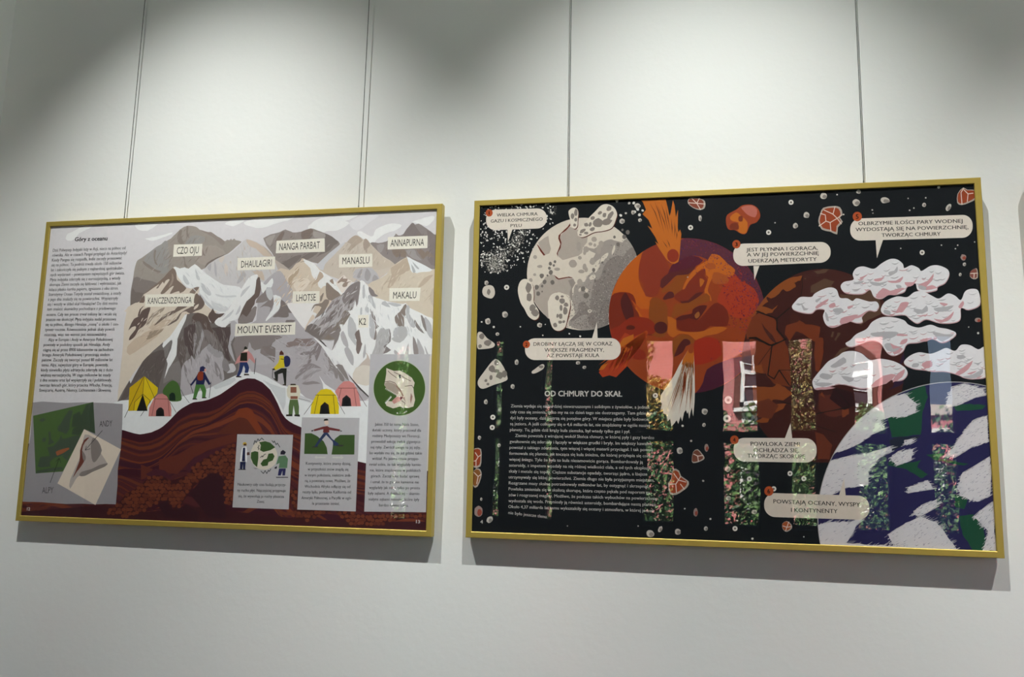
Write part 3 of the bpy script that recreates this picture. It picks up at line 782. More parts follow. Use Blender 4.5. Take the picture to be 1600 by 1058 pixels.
L.p('C3', '8d8484', '1500,100 1400,150 1280,250 1190,345 1330,320 1240,470 1340,410 1400,440 1481,280', '1150,400 1030,470 960,560 930,640 1000,560 1110,480', '1130,600 1060,580 960,680 880,760 820,850 860,830 1000,760 1090,680')
L.p('C3', '8b8078', '1340,600 1230,590 1210,700 1120,800 1060,860 990,900 880,1058 1120,1058 1200,1000 1320,830')
L.p('C3', '7f7673', '600,910 700,800 820,850 760,900 860,860 830,1000 940,900 1000,860 870,1058 830,1065')
L.p('D2', '8b8280', '960,185 1060,80 1110,0 1200,-20 1080,120 1000,200', '1080,110 1250,30 1340,0 1300,80 1180,290 1140,360 1180,190')
L.p('C4', 'edeff0', '230,103 290,95 350,160 380,200 400,330 600,400 730,450 840,470 950,475 1000,465 1060,540 1230,620 1360,690 1460,745 1470,1058 1430,1300 300,1300 0,1100 -100,950 80,650 0,590 110,575 160,430 200,500 220,340')
L.p('D3', 'ebecee', '0,160 130,180 300,60 600,20 1400,340 1395,610 640,610 540,480 470,700 480,800 270,820 250,1000 -20,720 -120,560 60,400')
L.p('D', 'e9e9ea', '640,235 700,240 740,420 870,470 870,560 830,590 780,580 870,600 870,840 740,700 660,560 580,420 600,350')
L.p('C4', '8b8282', '225,103 240,160 220,340 180,525 160,400 110,460 0,490 -60,400 0,250 100,150', '380,190 460,250 480,300 540,345 440,350 390,280')
L.p('C4', 'bebec1', '380,330 440,350 490,560 420,470 370,380', '590,480 650,425 740,535', '690,450 930,485 850,520 760,500', '400,640 450,700 480,860 470,1058 400,1000 390,800', '60,700 160,800 190,1058 40,980', '280,200 310,160 320,350 280,380', '330,520 380,540 380,620 320,600', '240,560 270,530 270,640 240,650')
L.p('C4', '8d817b', '1000,475 1015,640 960,690 970,860 850,830 810,690 900,600 950,520')
L.p('C4', 'bbbabd', '1010,500 1060,530 1050,640 1120,740 1150,860 1080,850 1000,680', '820,870 980,860 1020,960 1000,1020 860,1058 780,1000', '1330,700 1420,830 1430,1058 1340,940 1300,720', '560,900 600,870 590,960 530,1058 510,1000', '620,920 720,880 740,960 720,1058 600,1058 660,980')
L.p('C4', '8c8482', '1140,730 1200,820 1305,968 1200,900 1140,810', '1240,660 1300,720 1340,935 1280,850', '400,555 490,690 500,790 550,850 500,890 515,960 500,1058 460,1058 490,900 440,700', '720,890 740,960 720,1058 700,1058 715,960')
L.p('D3', '80736f', '270,260 300,250 330,430 345,460 290,612 250,540 260,400 230,310')
L.p('D3', 'bfbfc1', '150,30 250,170 240,300 190,340 130,300', '130,320 250,400 240,480')
L.p('D3', 'b6b3b6', '80,520 140,510 210,640 210,785 150,720 90,600', '20,330 60,260 130,430 130,510 60,460', '360,580 390,450 400,600 360,680', '1170,370 1250,500 1282,607 1190,607', '1000,560 1040,440 1040,607 990,607', '830,540 900,607 830,607', '1280,480 1340,607 1310,607')
L.p('D3', 'b6b4b5', '560,330 600,280 660,210 700,250 740,235 765,300 760,410 690,490 660,610 545,630 480,640 540,480')
L.p('D3', '877f7e', '660,607 690,540 665,490 750,420 750,250 775,300 770,420 700,490 778,550')
L.p('D3', 'b9b8b9', '880,200 1000,200 1020,330 910,440 780,380 880,310')
L.p('D3', '958c8b', '1105,335 1170,470 1192,607 1120,607')
L.p('D3', 'c5b8b0', '270,812 410,670 400,590 440,640 475,790')
L.p('D3', 'd8d0c6', '250,812 475,790 475,1058 330,1070 200,1000')
L.p('D', '8e8785', '580,560 640,560 700,700 640,640 600,580', '600,600 650,660 655,700 620,690')
L.p('D', '554f4f', '690,640 780,740 872,832 872,845 770,750')
L.flush()
L.soft = 0
# loose brush marks over the rock faces
L.part('printed_brush_marks', 'fine painted streaks over the mountains')
G1, G2, G3 = ('6a605d', '857d7a', '948c8a'), ('a39a98', 'b5afb0', '8e8482'), ('c0b0a0', 'c9baa8', 'e0d6ca')
L.strokes('C', '640,150 760,120 900,220 1040,260 1080,420 1000,560 860,400 740,540 620,600 560,520 590,330', 90, 82, G1, 4, 16, .4, 1.0)
L.strokes('C', '640,620 740,560 850,420 980,480 1000,700 880,780 660,840', 60, 80, ('9b9598', 'c2bdc1', 'a9a3a7'), 4, 14, .4, 1.1)
L.strokes('C', '160,800 260,560 440,450 500,420 440,640 380,820', 40, 115, ('5c5350', '7d7572'), 4, 14, .4, .9)
L.strokes('C1', '260,1050 300,900 560,540 800,560 1100,600 1000,740 600,1050', 60, 138, ('c4b29e', 'e0d5c8', 'b5a28e'), 5, 16, .4, 1.0)
L.strokes('A', '80,800 100,560 400,340 560,220 760,280 900,380 700,560 430,600', 70, 125, ('958b85', 'aaa19b', '8c827b'), 5, 16, .4, 1.1)
L.strokes('A', '800,700 960,500 1130,350 1250,420 1400,560 1480,680 1250,740 1000,790', 70, 75, ('bdb9bb', 'd3cfcf', 'c2b6ac'), 4, 15, .4, 1.0)
L.strokes('B', '-140,400 30,300 260,290 500,410 320,560 80,640 -60,560', 60, 140, ('857a76', '9f9692', '7c726e'), 4, 13, .4, 1.0)
L.strokes('B', '420,670 560,440 690,360 860,480 1000,600 820,640 700,740 540,720', 60, 120, ('bfb1a3', 'd5cbc0', 'b5a798'), 4, 14, .4, 1.0)
L.strokes('B', '900,500 1100,360 1200,240 1380,340 1400,600 1200,540 1060,580', 50, 115, ('80767a', '998f8d', '8a7d76'), 4, 13, .4, .9)
L.strokes('B', '820,880 1000,680 1150,560 1240,700 1390,680 1390,1000 1100,940', 60, 128, ('c6b8a6', 'd9cebf', 'bcac9a'), 4, 14, .4, 1.0)
L.strokes('B', '-120,880 60,680 180,570 280,680 380,740 250,900 60,1000 -60,1020', 70, 128, ('bfab95', 'e2d6c7', 'c9b6a1', 'dcc9b2'), 4, 15, .4, 1.2)
L.strokes('C3', '620,900 800,740 1040,430 1300,260 1470,130 1470,400 1200,900 900,1040', 120, 128, ('8a817f', 'c3bec0', '9d9596', '7d7471'), 4, 16, .4, 1.3)
L.strokes('D2', '480,160 900,180 980,320 860,560 980,650 700,880 560,800 640,560', 80, 145, ('9a9395', 'c0bcbf', 'a8a1a4'), 4, 14, .4, 1.0)
L.strokes('D2', '1000,340 1180,500 1240,640 1200,860 1000,720', 30, 62, ('9d9698', 'c0bcbf'), 4, 14, .4, 1.0)
L.strokes('D3', '560,330 740,250 760,400 660,600 520,600', 30, 115, ('c6c4c5', 'a5a2a3'), 3, 10, .4, .9)
L.strokes('C4', '240,120 380,330 600,420 980,480 1050,560 1400,760 1400,1040 420,1040 240,640', 60, 78, ('d3d4d6', 'dcdddf', 'c9cacc'), 4, 16, .4, 1.2)
L.strokes('A', '480,640 640,590 900,780 1060,820 940,1020 700,900', 40, 50, ('d3d4d6', 'f0f1f1', 'dcdde0'), 4, 14, .4, 1.2)
L.strokes('D', '20,300 180,220 320,290 420,380 250,640 80,640 -60,520', 60, 25, ('a8a2a6', 'c2bdc1'), 4, 14, .4, 1.0)
L.flush()
# ---- snow and rock layers
L.part('printed_snowfield', 'white snow in the foreground')
L.px([(178, 629), (190, 625.7), (282, 620), (299, 615.5), (330, 605), (367, 587), (384, 580.6), (399.5, 581.5), (418, 589), (440, 602), (449, 604), (465, 610), (485, 628), (500, 628), (582, 626), (582, 735), (440, 760), (178, 700)], 'e4e6e7')
L.p('W', 'cfd2d4', '260,110 450,20 540,0 560,30 480,90 300,150', '900,30 1000,80 1150,130 1190,130 1190,330 1160,420 1080,260 980,110')
L.px([(449, 608), (470, 618), (490, 626), (500, 629), (485, 630), (460, 622)], 'cfcfd2')
L.part('printed_rock_layers', 'folded brown-red rock layers')
TOP = [(26, 694), (42.9, 693.6), (189.4, 672.3), (202, 675.7), (219, 679), (236, 675.7), (251.4, 669), (265, 657), (280, 641.7), (300, 630), (324.6, 625), (343, 617), (359, 606), (373.7, 595.5), (386, 592.2), (398.3, 593), (410.6, 598.6), (422.9, 609.7), (432.7, 628), (440, 645.3), (447.4, 655.7), (458.5, 662.5), (471, 668), (510, 690), (559, 721), (572, 724), (640, 732), (680, 736)]
def ytop(x):
    for (x0, y0), (x1, y1) in zip(TOP[:-1], TOP[1:]):
        if x0 <= x <= x1:
            t = (x - x0) / (x1 - x0); return y0 + (y1 - y0) * t
XS = [26 + 6 * k for k in range(109)]
L.px([(x, ytop(x)) for x in XS] + [(680, 840), (26, 830)], '53272a')
def band(d0, d1, col, wob=0.0, ph=0.0):
    def y(x, d):
        t = ytop(x); return t + d * (1 + .25 * math.sin(x * .021 + ph)) + (d / 260.0) * (745 - t) * .55 + wob * math.sin(x * .06 + ph)
    L.px([(x, y(x, d0)) for x in XS] + [(x, y(x, d1)) for x in XS[::-1]], col)
cols = ['421c26', '662f24', '4a2423', '6e3623', '462026', '6b3224', '532724', '763a24', '421e2a', '652f24', '783b28', '502523', '6c3627', '441f27', '643026']
d = 0
for k in range(34):
    w = [13, 3, 2, 5, 2, 3, 4, 2, 6, 2, 7, 2, 3, 4, 2][k % 15]
    band(d, d + w, cols[(k * 4) % 15 if k > 14 else k], 1.2, k * .4)
    d += w
L.p('W', '7e3b23', '590,400 640,390 700,380 760,410 800,480 830,560 880,640 900,715 820,715 780,640 700,530 620,500 575,500 500,540')
L.p('W', '602f24', '500,560 600,505 700,530 780,640 830,715 560,715 300,720')
L.p('C', '652f1f', '-60,1400 -50,1400')
L.p('F', '653026', '150,520 300,480 420,410 560,360 790,300 790,370 560,440 420,520 300,640 150,620', '0,560 100,600 60,660 0,690')
L.p('F', '4d242f', '40,640 120,595 200,610 260,680 190,665 80,670', '370,590 440,500 560,450 680,410 690,430 560,490 450,560 400,640')
L.p('F', '411d21', '20,700 140,700 260,690 380,650 300,720 200,760 60,740')
L.px([(30, 800), (150, 790), (230, 800), (330, 790), (370, 800), (480, 812), (600, 815), (680, 815), (680, 840), (26, 830)], '411f24')
L.p('F', '391c23', '400,800 500,690 570,635 650,640 695,700 700,900 700,1010 560,1000 500,920', '140,890 220,860 270,940 380,890 480,960 470,1030 200,1000')
def cobbles(z, txt, cell=6.4, c1='733a28', c2='653225', back='401e1e'):
    P = L.pts(z, txt); L.px(P, back); L.group(P)
    xs = [p[0] for p in P]; ys = [p[1] for p in P]; r = 0; y = min(ys)
    while y < max(ys):
        x = min(xs) + (cell / 2 if r % 2 else 0)
        while x < max(xs):
            cx, cy = x + L.rnd.uniform(-1.2, 1.2), y + L.rnd.uniform(-1.2, 1.2)
            if inside(P, cx, cy):
                a0 = L.rnd.uniform(0, 6.28)
                L.px([(cx + cell * .56 * L.rnd.uniform(.86, 1.12) * math.cos(a0 + k * 1.047), cy + cell * .50 * L.rnd.uniform(.86, 1.12) * math.sin(a0 + k * 1.047)) for k in range(6)], L.rnd.choice((c1, c1, c2)), 0, False)
            x += cell
        y += cell * .86; r += 1
L.part('printed_cracked_stones', 'band of cracked brown stones in the rock layers')
cobbles('F', '-120,800 -40,760 80,660 140,650 190,660 260,720 330,690 400,640 440,560 560,500 680,430 770,380 785,780 750,895 700,890 680,650 560,630 480,690 400,790 330,900 280,940 220,860 150,870 0,960 -150,1000 -300,960 -200,900')
cobbles('G', '58,690 120,670 112,840 480,850 640,880 1138,870 1140,905 1000,900 850,940 700,975 530,970 480,900 420,850 300,870 200,930 110,910')
L.flush()

# ---- grey sheet with two maps
L.part('printed_map_panel', 'torn grey sheet with a green map of Europe and a cream card of South America')
L.p('E', '9b979a', '150,140 220,132 300,137 400,143 520,138 700,143 825,150 822,300 812,470 800,560 788,640 786,760 773,905 700,902 620,905 520,900 400,902 300,895 200,888 70,885 90,650 130,400')
L.p('M3', '4d6738', '190,262 1020,72 1045,510 900,450 600,1030 225,1058')
L.p('M3', '465343', '690,180 740,195 700,330 690,450 640,520 600,490 530,470 530,410 560,390 620,280', '380,700 470,680 550,590 580,520 590,580 640,575 750,540 820,530 860,600 780,680 700,800 640,860 620,800 560,820 480,840 420,900 430,960 300,975 250,960 290,830 420,815 400,750', '400,480 430,480 440,580 485,630 390,670 410,600', '320,570 370,560 360,620 310,620', '270,320 330,290 365,320 310,350', '590,820 640,800 690,870 660,880', '228,1058 240,1020 420,985 590,965 600,1000 480,1020')
L.p('M3', '404e3b', '920,110 1020,75 1044,510 900,450 820,530 720,520 740,440 790,410 720,420 740,250 830,200 850,260 880,200')
L.p('M3', '9a5a38', '500,760 540,740 600,720 680,700 692,720 600,780 520,812')
L.p('E', 'dccfbf', '535,340 812,492 620,910 335,748')
L.soft = .12
L.p('E', 'b3a9a3', '540,380 600,400 640,430 670,500 660,520 712,600 680,612 590,655 540,690 500,690 470,720 430,788 430,720 500,560 520,470')
L.p('E', '703b30', '575,403 540,440 520,500 545,555 512,620 480,660 450,705 500,580 505,500 535,420')
L.p('E', '877e79', '600,405 640,430 668,500 640,560 610,590 592,560 585,470', '500,690 515,660 590,640 650,610 712,596 690,622 600,660 540,692', '520,500 548,545 540,580 525,560')
L.soft = 0
L.line('E', '672,350 543,498', .8, '3a3638'); L.line('E', '552,466 543,498 580,488', .8, '3a3638')
L.line('E', '280,742 348,560', .8, '24271f'); L.line('E', '325,582 348,558 360,592', .8, '24271f')
L.text('ANDY', (20 + 650 * .2079, 600 + 322 * .2079), (20 + 745 * .2079, 600 + 318 * .2079), 9.8, '3d3a3b')
L.text('ALPY', (20 + 218 * .2079, 600 + 822 * .2079), (20 + 303 * .2079, 600 + 820 * .2079), 10, '3d3a3b')
L.flush()

# ---- name plates
def plate(z, quad, txt, a, b, cap, col='ece3d7', ink='2b2725'):
    L.part('name_plate', 'small cream plate lettered %s' % txt)
    L.p(z, col, quad)
    ox, oy, k = Z[z]
    L.text(txt, (ox + a[0] * k, oy + a[1] * k), (ox + b[0] * k, oy + b[1] * k), cap, ink)
plate('A', '440,383 714,375 708,490 432,500', 'CZO OJU', (466, 473), (676, 466), 11.2)
plate('A', '1428,346 1890,322 1892,452 1420,466', 'NANGA PARBAT', (1452, 438), (1842, 420), 11.6)
plate('A', '1054,512 1414,497 1412,620 1050,630', 'DHAULAGIRI', (1086, 605), (1380, 590), 11.2)
plate('B', '528,515 832,508 832,626 524,635', 'MANASLU', (556, 605), (804, 597), 11.4)
plate('B', '975,355 1340,342 1338,456 972,470', 'ANNAPURNA', (998, 442), (1306, 433), 11.4)
plate('C1', '498,320 1305,305 1295,515 490,522', 'KANCZENDZONGA', (535, 474), (1258, 460), 10.2)
plate('C3', '398,268 838,262 830,462 385,466', 'LHOTSE', (452, 432), (772, 420), 11.2)
plate('C4', '722,215 1240,205 1220,425 718,430', 'MAKALU', (782, 388), (1166, 380), 11.2)
plate('C4', '205,660 380,655 372,862 210,868', 'K2', (220, 823), (335, 820), 11.0)
plate('C', '1105,212 1655,197 1650,310 1095,323', 'MOUNT EVEREST', (1122, 300), (1616, 288), 11.8)

# ---- tents and climbers
INK = '2a2a26'
def tentlabel(t): L.part('printed_tent', t)
tentlabel('green dome tent at the left')
L.p('Y', '4a6a35', '565,470 590,400 640,340 700,305 760,330 800,400 815,480 815,583 640,583', smooth=3)
L.p('Y', '1e2f24', '655,580 655,500 690,470 725,480 740,520 740,582'); L.line('Y', '815,430 850,505 930,612', .6, INK)
tentlabel('yellow ridge tent at the left')
L.p('Y', 'd9bd20', '310,245 500,405 490,480 360,640 350,722 165,722 90,725 108,405')
L.p('Y', 'c9a81a', '310,245 108,405 95,722 165,722 180,600 290,480')
L.p('Y', '1d1d1b', '290,490 355,724 205,724')
for t in ('310,250 290,490 180,600 165,720', '300,260 40,815', '330,270 450,540', '290,490 390,580 380,620', '400,590 260,795'): L.line('Y', t, .7, INK)
tentlabel('pink dome tent at the left')
L.p('Y', 'c98580', '370,798 380,680 440,560 500,495 560,485 620,520 665,600 685,700 682,798')
L.p('Y', '2b2727', '470,798 475,720 510,680 545,675 580,710 588,798')
L.p('Y', '1a1a1a', '490,798 495,730 530,695 565,720 572,798')
for t in ('445,558 640,560', '460,560 415,795', '640,560 655,798', '665,600 750,745'): L.line('Y', t, .7, '6b3f3f')
tentlabel('yellow dome tent at the right')
L.p('D', 'dbc21f', '362,985 370,900 410,820 450,775 500,765 540,775 590,830 610,920 608,985')
L.p('D', '24221c', '440,985 450,915 485,880 520,905 530,985'); L.p('D', '17171a', '455,985 462,920 486,895 510,915 516,985')
for t in ('405,820 585,820', '430,820 395,985', '560,820 575,985', '385,880 305,990', '600,880 660,985'): L.line('D', t, .7, INK)
tentlabel('pink dome tent at the right')
L.p('D', 'd08a86', '575,790 610,740 650,702 700,698 740,720 780,800 800,918 620,918 600,840')
L.p('D', '2b2727', '632,918 640,850 675,820 710,850 718,918'); L.p('D', '17171a', '648,918 655,860 676,838 700,860 704,918')
for t in ('605,760 765,760', '630,760 610,850', '740,760 760,918', '770,790 850,920'): L.line('D', t, .7, '6b3f3f')
def climber(t): L.part('printed_mountaineer', t)
climber('climber in navy with an orange backpack and green trousers')
L.p('Y', '4d7b3f', '1020,360 1135,360 1165,440 1150,550 1105,550 1110,470 1080,400 1050,470 1020,560 980,560 1000,450')
L.p('Y', '24284f', '1060,190 1140,190 1160,230 1225,350 1200,370 1150,290 1135,360 1020,360 1025,300 960,380 945,360 1020,260')
L.p('Y', '2a2d55', '1070,180 1080,120 1120,105 1155,130 1150,180'); L.p('Y', 'd8a190', '1140,140 1165,150 1160,180 1135,185')
L.p('Y', '8e3d26', '1060,185 1120,185 1122,240 1115,300 1050,300 1040,250', smooth=2)
L.p('Y', '2a2320', '975,552 1035,552 1040,568 975,568', '1105,540 1165,535 1168,548 1105,552')
L.line('Y', '940,345 985,485', .8, INK); L.line('Y', '1230,325 1205,545', .8, INK)
climber('climber in pink and black with navy trousers on the crest')
L.p('D1', '2d3a68', '1200,540 1310,540 1340,620 1320,700 1270,700 1280,640 1255,580 1230,680 1190,750 1150,745 1190,640')
L.p('D1', 'c98f8d', '1240,380 1330,370 1380,420 1430,520 1420,560 1340,480 1310,540 1200,540 1150,560 1120,575 1160,480')
L.p('D1', '26281f', '1215,400 1310,390 1310,520 1200,520', '1260,360 1265,310 1290,300 1315,330 1290,360'); L.p('D1', 'e4d0c4', '1270,350 1320,340 1320,375 1250,385')
L.p('D1', '3a2a24', '1140,745 1220,750 1222,768 1142,765', '1262,712 1330,715 1342,735 1262,738'); L.line('D1', '1440,480 1415,715', .9, INK)
climber('climber in a yellow jacket with a navy backpack going uphill')
L.p('D2', '2a2b26', '380,630 460,630 455,750 450,870 425,870 400,700 330,720 325,830 290,800 270,690')
L.p('D2', 'd6c030', '350,440 415,440 430,520 425,620 370,625 290,660 250,640 330,550 350,490')
L.p('D2', '2b2f58', '420,460 480,445 515,490 510,570 480,605 430,600', smooth=2); L.p('D2', '5a2f28', '350,430 355,390 380,360 415,400 415,430')
L.p('D2', '3a3428', '240,640 275,630 290,655 250,660', '250,775 300,790 320,830 290,815', '400,870 450,870 455,890 400,885', '370,485 420,490 415,500 370,495'); L.line('D2', '250,650 245,775', .9, INK)
climber('climber with green trousers and raised pale arms')
L.p('D', '5a7145', '185,850 250,850 262,920 260,995 230,995 215,910 205,990 172,990 172,920')
L.p('D', 'd8d2c0', '170,735 255,735 275,790 265,840 250,860 185,860 160,830 155,770'); L.p('D', '8c5a48', '188,750 240,750 240,800 188,800', '188,830 250,830 250,855 188,855')
L.p('D', '4a4438', '185,735 190,722 230,722 238,735'); L.p('D', '2b2a22', '150,990 205,988 205,1005 150,1005', '222,990 268,990 270,1008 222,1005')
L.line('D', '260,850 360,875', .8, '8a8a88')

# ---- the info panels
L.part('printed_info_panel', 'grey panel with two scientists and a cracked globe')
L.p('F', 'b9b7b9', '797,310 1258,315 1222,932 757,915')
L.p('V', 'd6cec0', '385,400 400,320 440,250 510,220 580,225 650,270 700,350 700,420 680,490 620,540 550,560 470,540 410,480', smooth=3)
L.p('V', '3f5a30', '490,235 560,222 620,240 680,295 620,330 540,350 500,330 510,270', '395,355 440,340 480,350 480,430 465,530 420,490 390,420', '600,370 650,365 672,400 650,450 600,470 590,510 530,520 505,490 540,440 580,430')
for t in ('425,262 440,215 455,240 475,195 490,220 520,185 545,210', '640,215 660,240 670,220 690,265 705,245 735,295', '510,575 540,605 560,570 580,605 600,565 610,580 628,550', '505,415 525,395 530,410 550,380 568,375', '490,270 475,300 490,310 480,325'): L.line('V', t, 1.0, '25292a')
L.p('V', 'd0b042', '295,265 300,240 330,232 345,255 340,275'); L.p('V', '5b3d2c', '305,275 310,252 338,252 338,275')
L.p('V', 'e6e6e8', '290,295 340,285 350,350 345,470 330,470 320,300 300,300 295,470 262,465 275,350'); L.p('V', '232848', '300,300 325,300 322,460 285,460', '265,465 330,465 325,555 300,555 298,490 290,555 262,550'); L.p('V', '5a4038', '345,355 375,350 378,385 345,390')
L.p('V', '2a2622', '245,553 330,553 332,562 245,562')
L.p('V', '5f8062', '720,400 800,390 830,430 820,540 720,540 730,480 690,500'); L.p('V', '2b2836', '740,380 745,345 770,325 805,350 790,382'); L.p('V', '2a2a58', '725,545 805,545 795,628 765,628 765,570 745,628 710,628'); L.p('V', '2a2630', '690,645 830,645 832,655 690,655', '670,535 700,515 700,545 675,550')
L.p('V', '8d8a8e', '420,535 480,545 440,553')
L.group(L.pts('F', '800,690 1200,890'))
for t, a, b, y in (('Naukowcy cały czas badają przyczy-', 800, 1200, 735), ('ny ruchu płyt. Najczęściej przyjmuje', 797, 1197, 784), ('się, że wywołują je ruchy płaszcza', 805, 1183, 832), ('Ziemi.', 958, 1022, 876)):
    L.text(t, (220 + a * .189, 620 + y * .189), (220 + b * .189, 620 + (y + 4) * .189), 4.6, '2a2729', .012, bump=False)
L.part('printed_info_panel', 'grey panel with a man straddling two green continents')
L.p('G', 'b9b7ba', '160,112 613,116 583,853 122,838')
L.p('G', '41592f', '183,238 235,237 280,260 330,300 355,350 362,402 177,400', '575,250 460,250 420,280 405,310 400,360 392,405 572,405')
L.p('G', '2f3a5c', '335,230 360,230 395,280 450,320 440,335 410,335 400,300 350,250 300,310 275,345 258,340 290,290')
L.p('G', '6c2f30', '325,185 360,180 375,190 460,207 458,222 375,212 375,232 325,232 328,205 255,222 252,207')
L.p('G', 'd9c3b4', '338,135 365,130 370,165 350,175 335,160'); L.p('G', '22201f', '330,140 335,125 360,122 370,135 350,138'); L.p('G', '3a3438', '232,215 250,210 250,220 236,225', '460,212 478,220 465,226', '240,342 290,340 285,348 240,350', '430,330 490,330 480,340 435,340')
L.p('G', 'c9c8c4', '258,426 275,412 275,421 345,421 345,433 275,433 275,440', '400,421 465,421 465,410 490,428 465,444 465,434 400,434')
L.group(L.pts('G', '155,450 550,810'))
for t, a, b, y in (('Kontynenty, które znamy dzisiaj,', 190, 545, 485), ('w przyszłości znów znajdą się', 205, 525, 530), ('w innym położeniu, niektóre znik-', 180, 548, 577), ('ną, a powstaną nowe. Możliwe, że', 183, 540, 621), ('Wschodnia Afryka odłączy się od', 180, 540, 666), ('reszty lądu, podobnie Kalifornia od', 165, 545, 710), ('Ameryki Północnej, a Pacyfik w ogó-', 155, 550, 756), ('le przestanie istnieć.', 240, 458, 800)):
    L.text(t, (440 + a * .1985, 630 + y * .1985), (440 + b * .1985, 630 + (y + 2) * .1985), 4.7, '2a2729', .012, bump=False)
L.part('printed_info_panel', 'tall grey panel with a green disc and a roaring dinosaur head')
L.px([(578.5, 553.5), (672, 553.5), (665.5, 800.5), (569, 799.5)], 'bbb9bd')
L.px([(671.5, 556), (676, 556), (670, 736), (667, 736)], 'd8d0c4')
L.disc(624, 606.6, 41.2, 44, 'b9bfae', n=48); L.disc(624, 606.6, 40.2, 42.8, '435d2a', n=48)
L.p('T', 'd6cbbd', '480,265 530,285 570,300 640,295 700,325 780,380 815,440 800,500 805,560 820,640 800,720 740,738 680,730 640,720 560,742 480,710 470,670 500,655 545,660 590,620 605,590 540,550 490,510 455,465 465,420 480,330')
L.p('T', 'a89a8d', '455,450 500,428 560,445 605,490 640,545 600,590 540,545 480,505'); L.p('T', 'c48f88', '545,655 590,612 640,600 685,605 650,650 570,690'); L.p('T', '6a2c36', '635,608 685,605 650,640')
L.p('T', '9d7c70', '560,440 650,520 690,600 710,670 690,640 640,540', '770,560 790,600 770,690 760,640')
for t in ('500,300 530,330 600,380', '570,315 640,345 700,385 770,420', '460,430 520,420 580,440 650,530', '700,480 780,470 800,500', '660,650 700,680 690,730'): L.line('T', t, 1.0, '6b5a52')
L.p('T', '1f2a2c', '625,352 646,345 650,385 630,388')
for k in range(9):
    x = 470 + k * 16; L.p('T', 'f0ebe2', '%d,%d %d,%d %d,%d' % (x, 500 + k * 9, x + 9, 506 + k * 9, x - 4, 524 + k * 9)); L.p('T', 'f0ebe2', '%d,%d %d,%d %d,%d' % (470 + k * 8, 690 - k * 9, 480 + k * 8, 682 - k * 9, 464 + k * 8, 664 - k * 9))
L.group(L.pts('G', '680,140 1105,830'))
for t, a, b, y in (('Jakieś 350 lat temu Niels Steno,', 733, 1080, 177), ('duński uczony, który pracował dla', 713, 1097, 222), ('rodziny Medyceuszy we Florencji,', 715, 1090, 267), ('prowadził sekcję zwłok gigantycz-', 706, 1097, 312), ('nej ryby. Zwrócił uwagę na jej zęby,', 700, 1095, 357), ('bo wydało mu się, że już gdzieś takie', 692, 1105, 402), ('widział. Po jakimś czasie przypo-', 712, 1080, 446), ('mniał sobie, że tak wyglądały kamie-', 690, 1100, 492), ('nie, które znajdowano w pobliskich', 695, 1092, 538), ('górach. Zaczął więc badać sprawę', 702, 1083, 584), ('i uznał, że te górskie kamienie nie', 702, 1080, 630), ('wyglądały jak zęby, tylko po prostu', 688, 1087, 675), ('były zębami. A dokładniej – skamie-', 680, 1090, 720), ('niałymi zębami rekinów, które żyły', 685, 1083, 767), ('bardzo dawno temu.', 766, 998, 813)):
    L.text(t, (440 + a * .1985, 630 + y * .1985), (440 + b * .1985, 630 + (y + 3) * .1985), 4.7, '2a2729', .012, bump=False)

# ---- heading and the long text
L.part('printed_heading', 'bold black heading Góry z oceanu')
L.text('Góry z oceanu', (60 + 460 * .12285, 360 + 137 * .12285), (60 + 872 * .12285, 360 + 125 * .12285), 6.4, '1c1a1b', .028)
L.part('printed_paragraph', 'small black text filling the left column')
TXT = [('Dziś Półwysep Indyjski leży w Azji, nieco na północ od', 180, 1105), ('równika. Ale w czasach Pangei przylegał do Antarktydy!', 175, 1120), ('Kiedy Pangea się rozpadła, Indie zaczęły przesuwać', 168, 1058), ('się na północ. Ta podróż trwała około 150 milionów', 163, 1055), ('lat i zakończyła się jednym z najbardziej spektakular-', 157, 1075), ('nych wydarzeń – powstaniem najwyższych gór świata.', 150, 1093), ('Płyta indyjska zderzyła się z euroazjatycką, a wtedy', 145, 1040), ('skorupa Ziemi zaczęła się fałdować i wybrzuszać, jak', 138, 1052), ('leżąca płasko kartka papieru, zgniatana z obu stron.', 132, 1014), ('Starożytny Ocean Tetydy został zmiażdżony, a osady', 125, 1050), ('z jego dna znalazły się na powierzchni. Wypiętrzyły', 119, 1010), ('się i weszły w skład skał Himalajów! Do dziś można', 113, 1004), ('tam znaleźć skamieliny pochodzące z pradawnego', 108, 980)]
L.para('a', TXT, (272, 240), (1020, 1008), 4.9, '262325', .012)
TXT = [('oceanu. Cały ten proces trwał miliony lat i wcale się', 168, 995), ('jeszcze nie skończył. Płyta indyjska nadal przesuwa', 162, 990), ('się na północ, dlatego Himalaje „rosną” o około 1 cen-', 157, 1022), ('tymetr rocznie. Równocześnie jednak skały powoli', 150, 970), ('niszczeją, więc ten wzrost jest niezauważalny.', 145, 882), ('Alpy w Europie i Andy w Ameryce Południowej', 190, 950), ('powstały w podobny sposób jak Himalaje. Andy', 134, 918), ('ciągną się aż przez 8900 kilometrów na zachodnim', 128, 958), ('brzegu Ameryki Południowej i przecinają siedem', 121, 915), ('państw. Zaczęły się tworzyć ponad 80 milionów lat', 114, 950), ('temu. Alpy, najwyższe góry w Europie, powstały,', 110, 900), ('kiedy niewielka płyta adriatycka zderzyła się z dużo', 104, 950), ('większą euroazjatycką. W ciągu milionów lat osady', 98, 928), ('z dna oceanu oraz ląd wypiętrzyły się i pofałdowały,', 92, 940), ('tworząc łańcuch gór, który przecina Włochy, Francję,', 86, 945), ('Szwajcarię, Austrię, Niemcy, Lichtenstein i Słowenię.', 82, 934)]
L.para('b', TXT, (103, 97), (998, 998), 4.9, '262325', .012)
L.part('printed_page_number', 'white page number 12 at lower left')
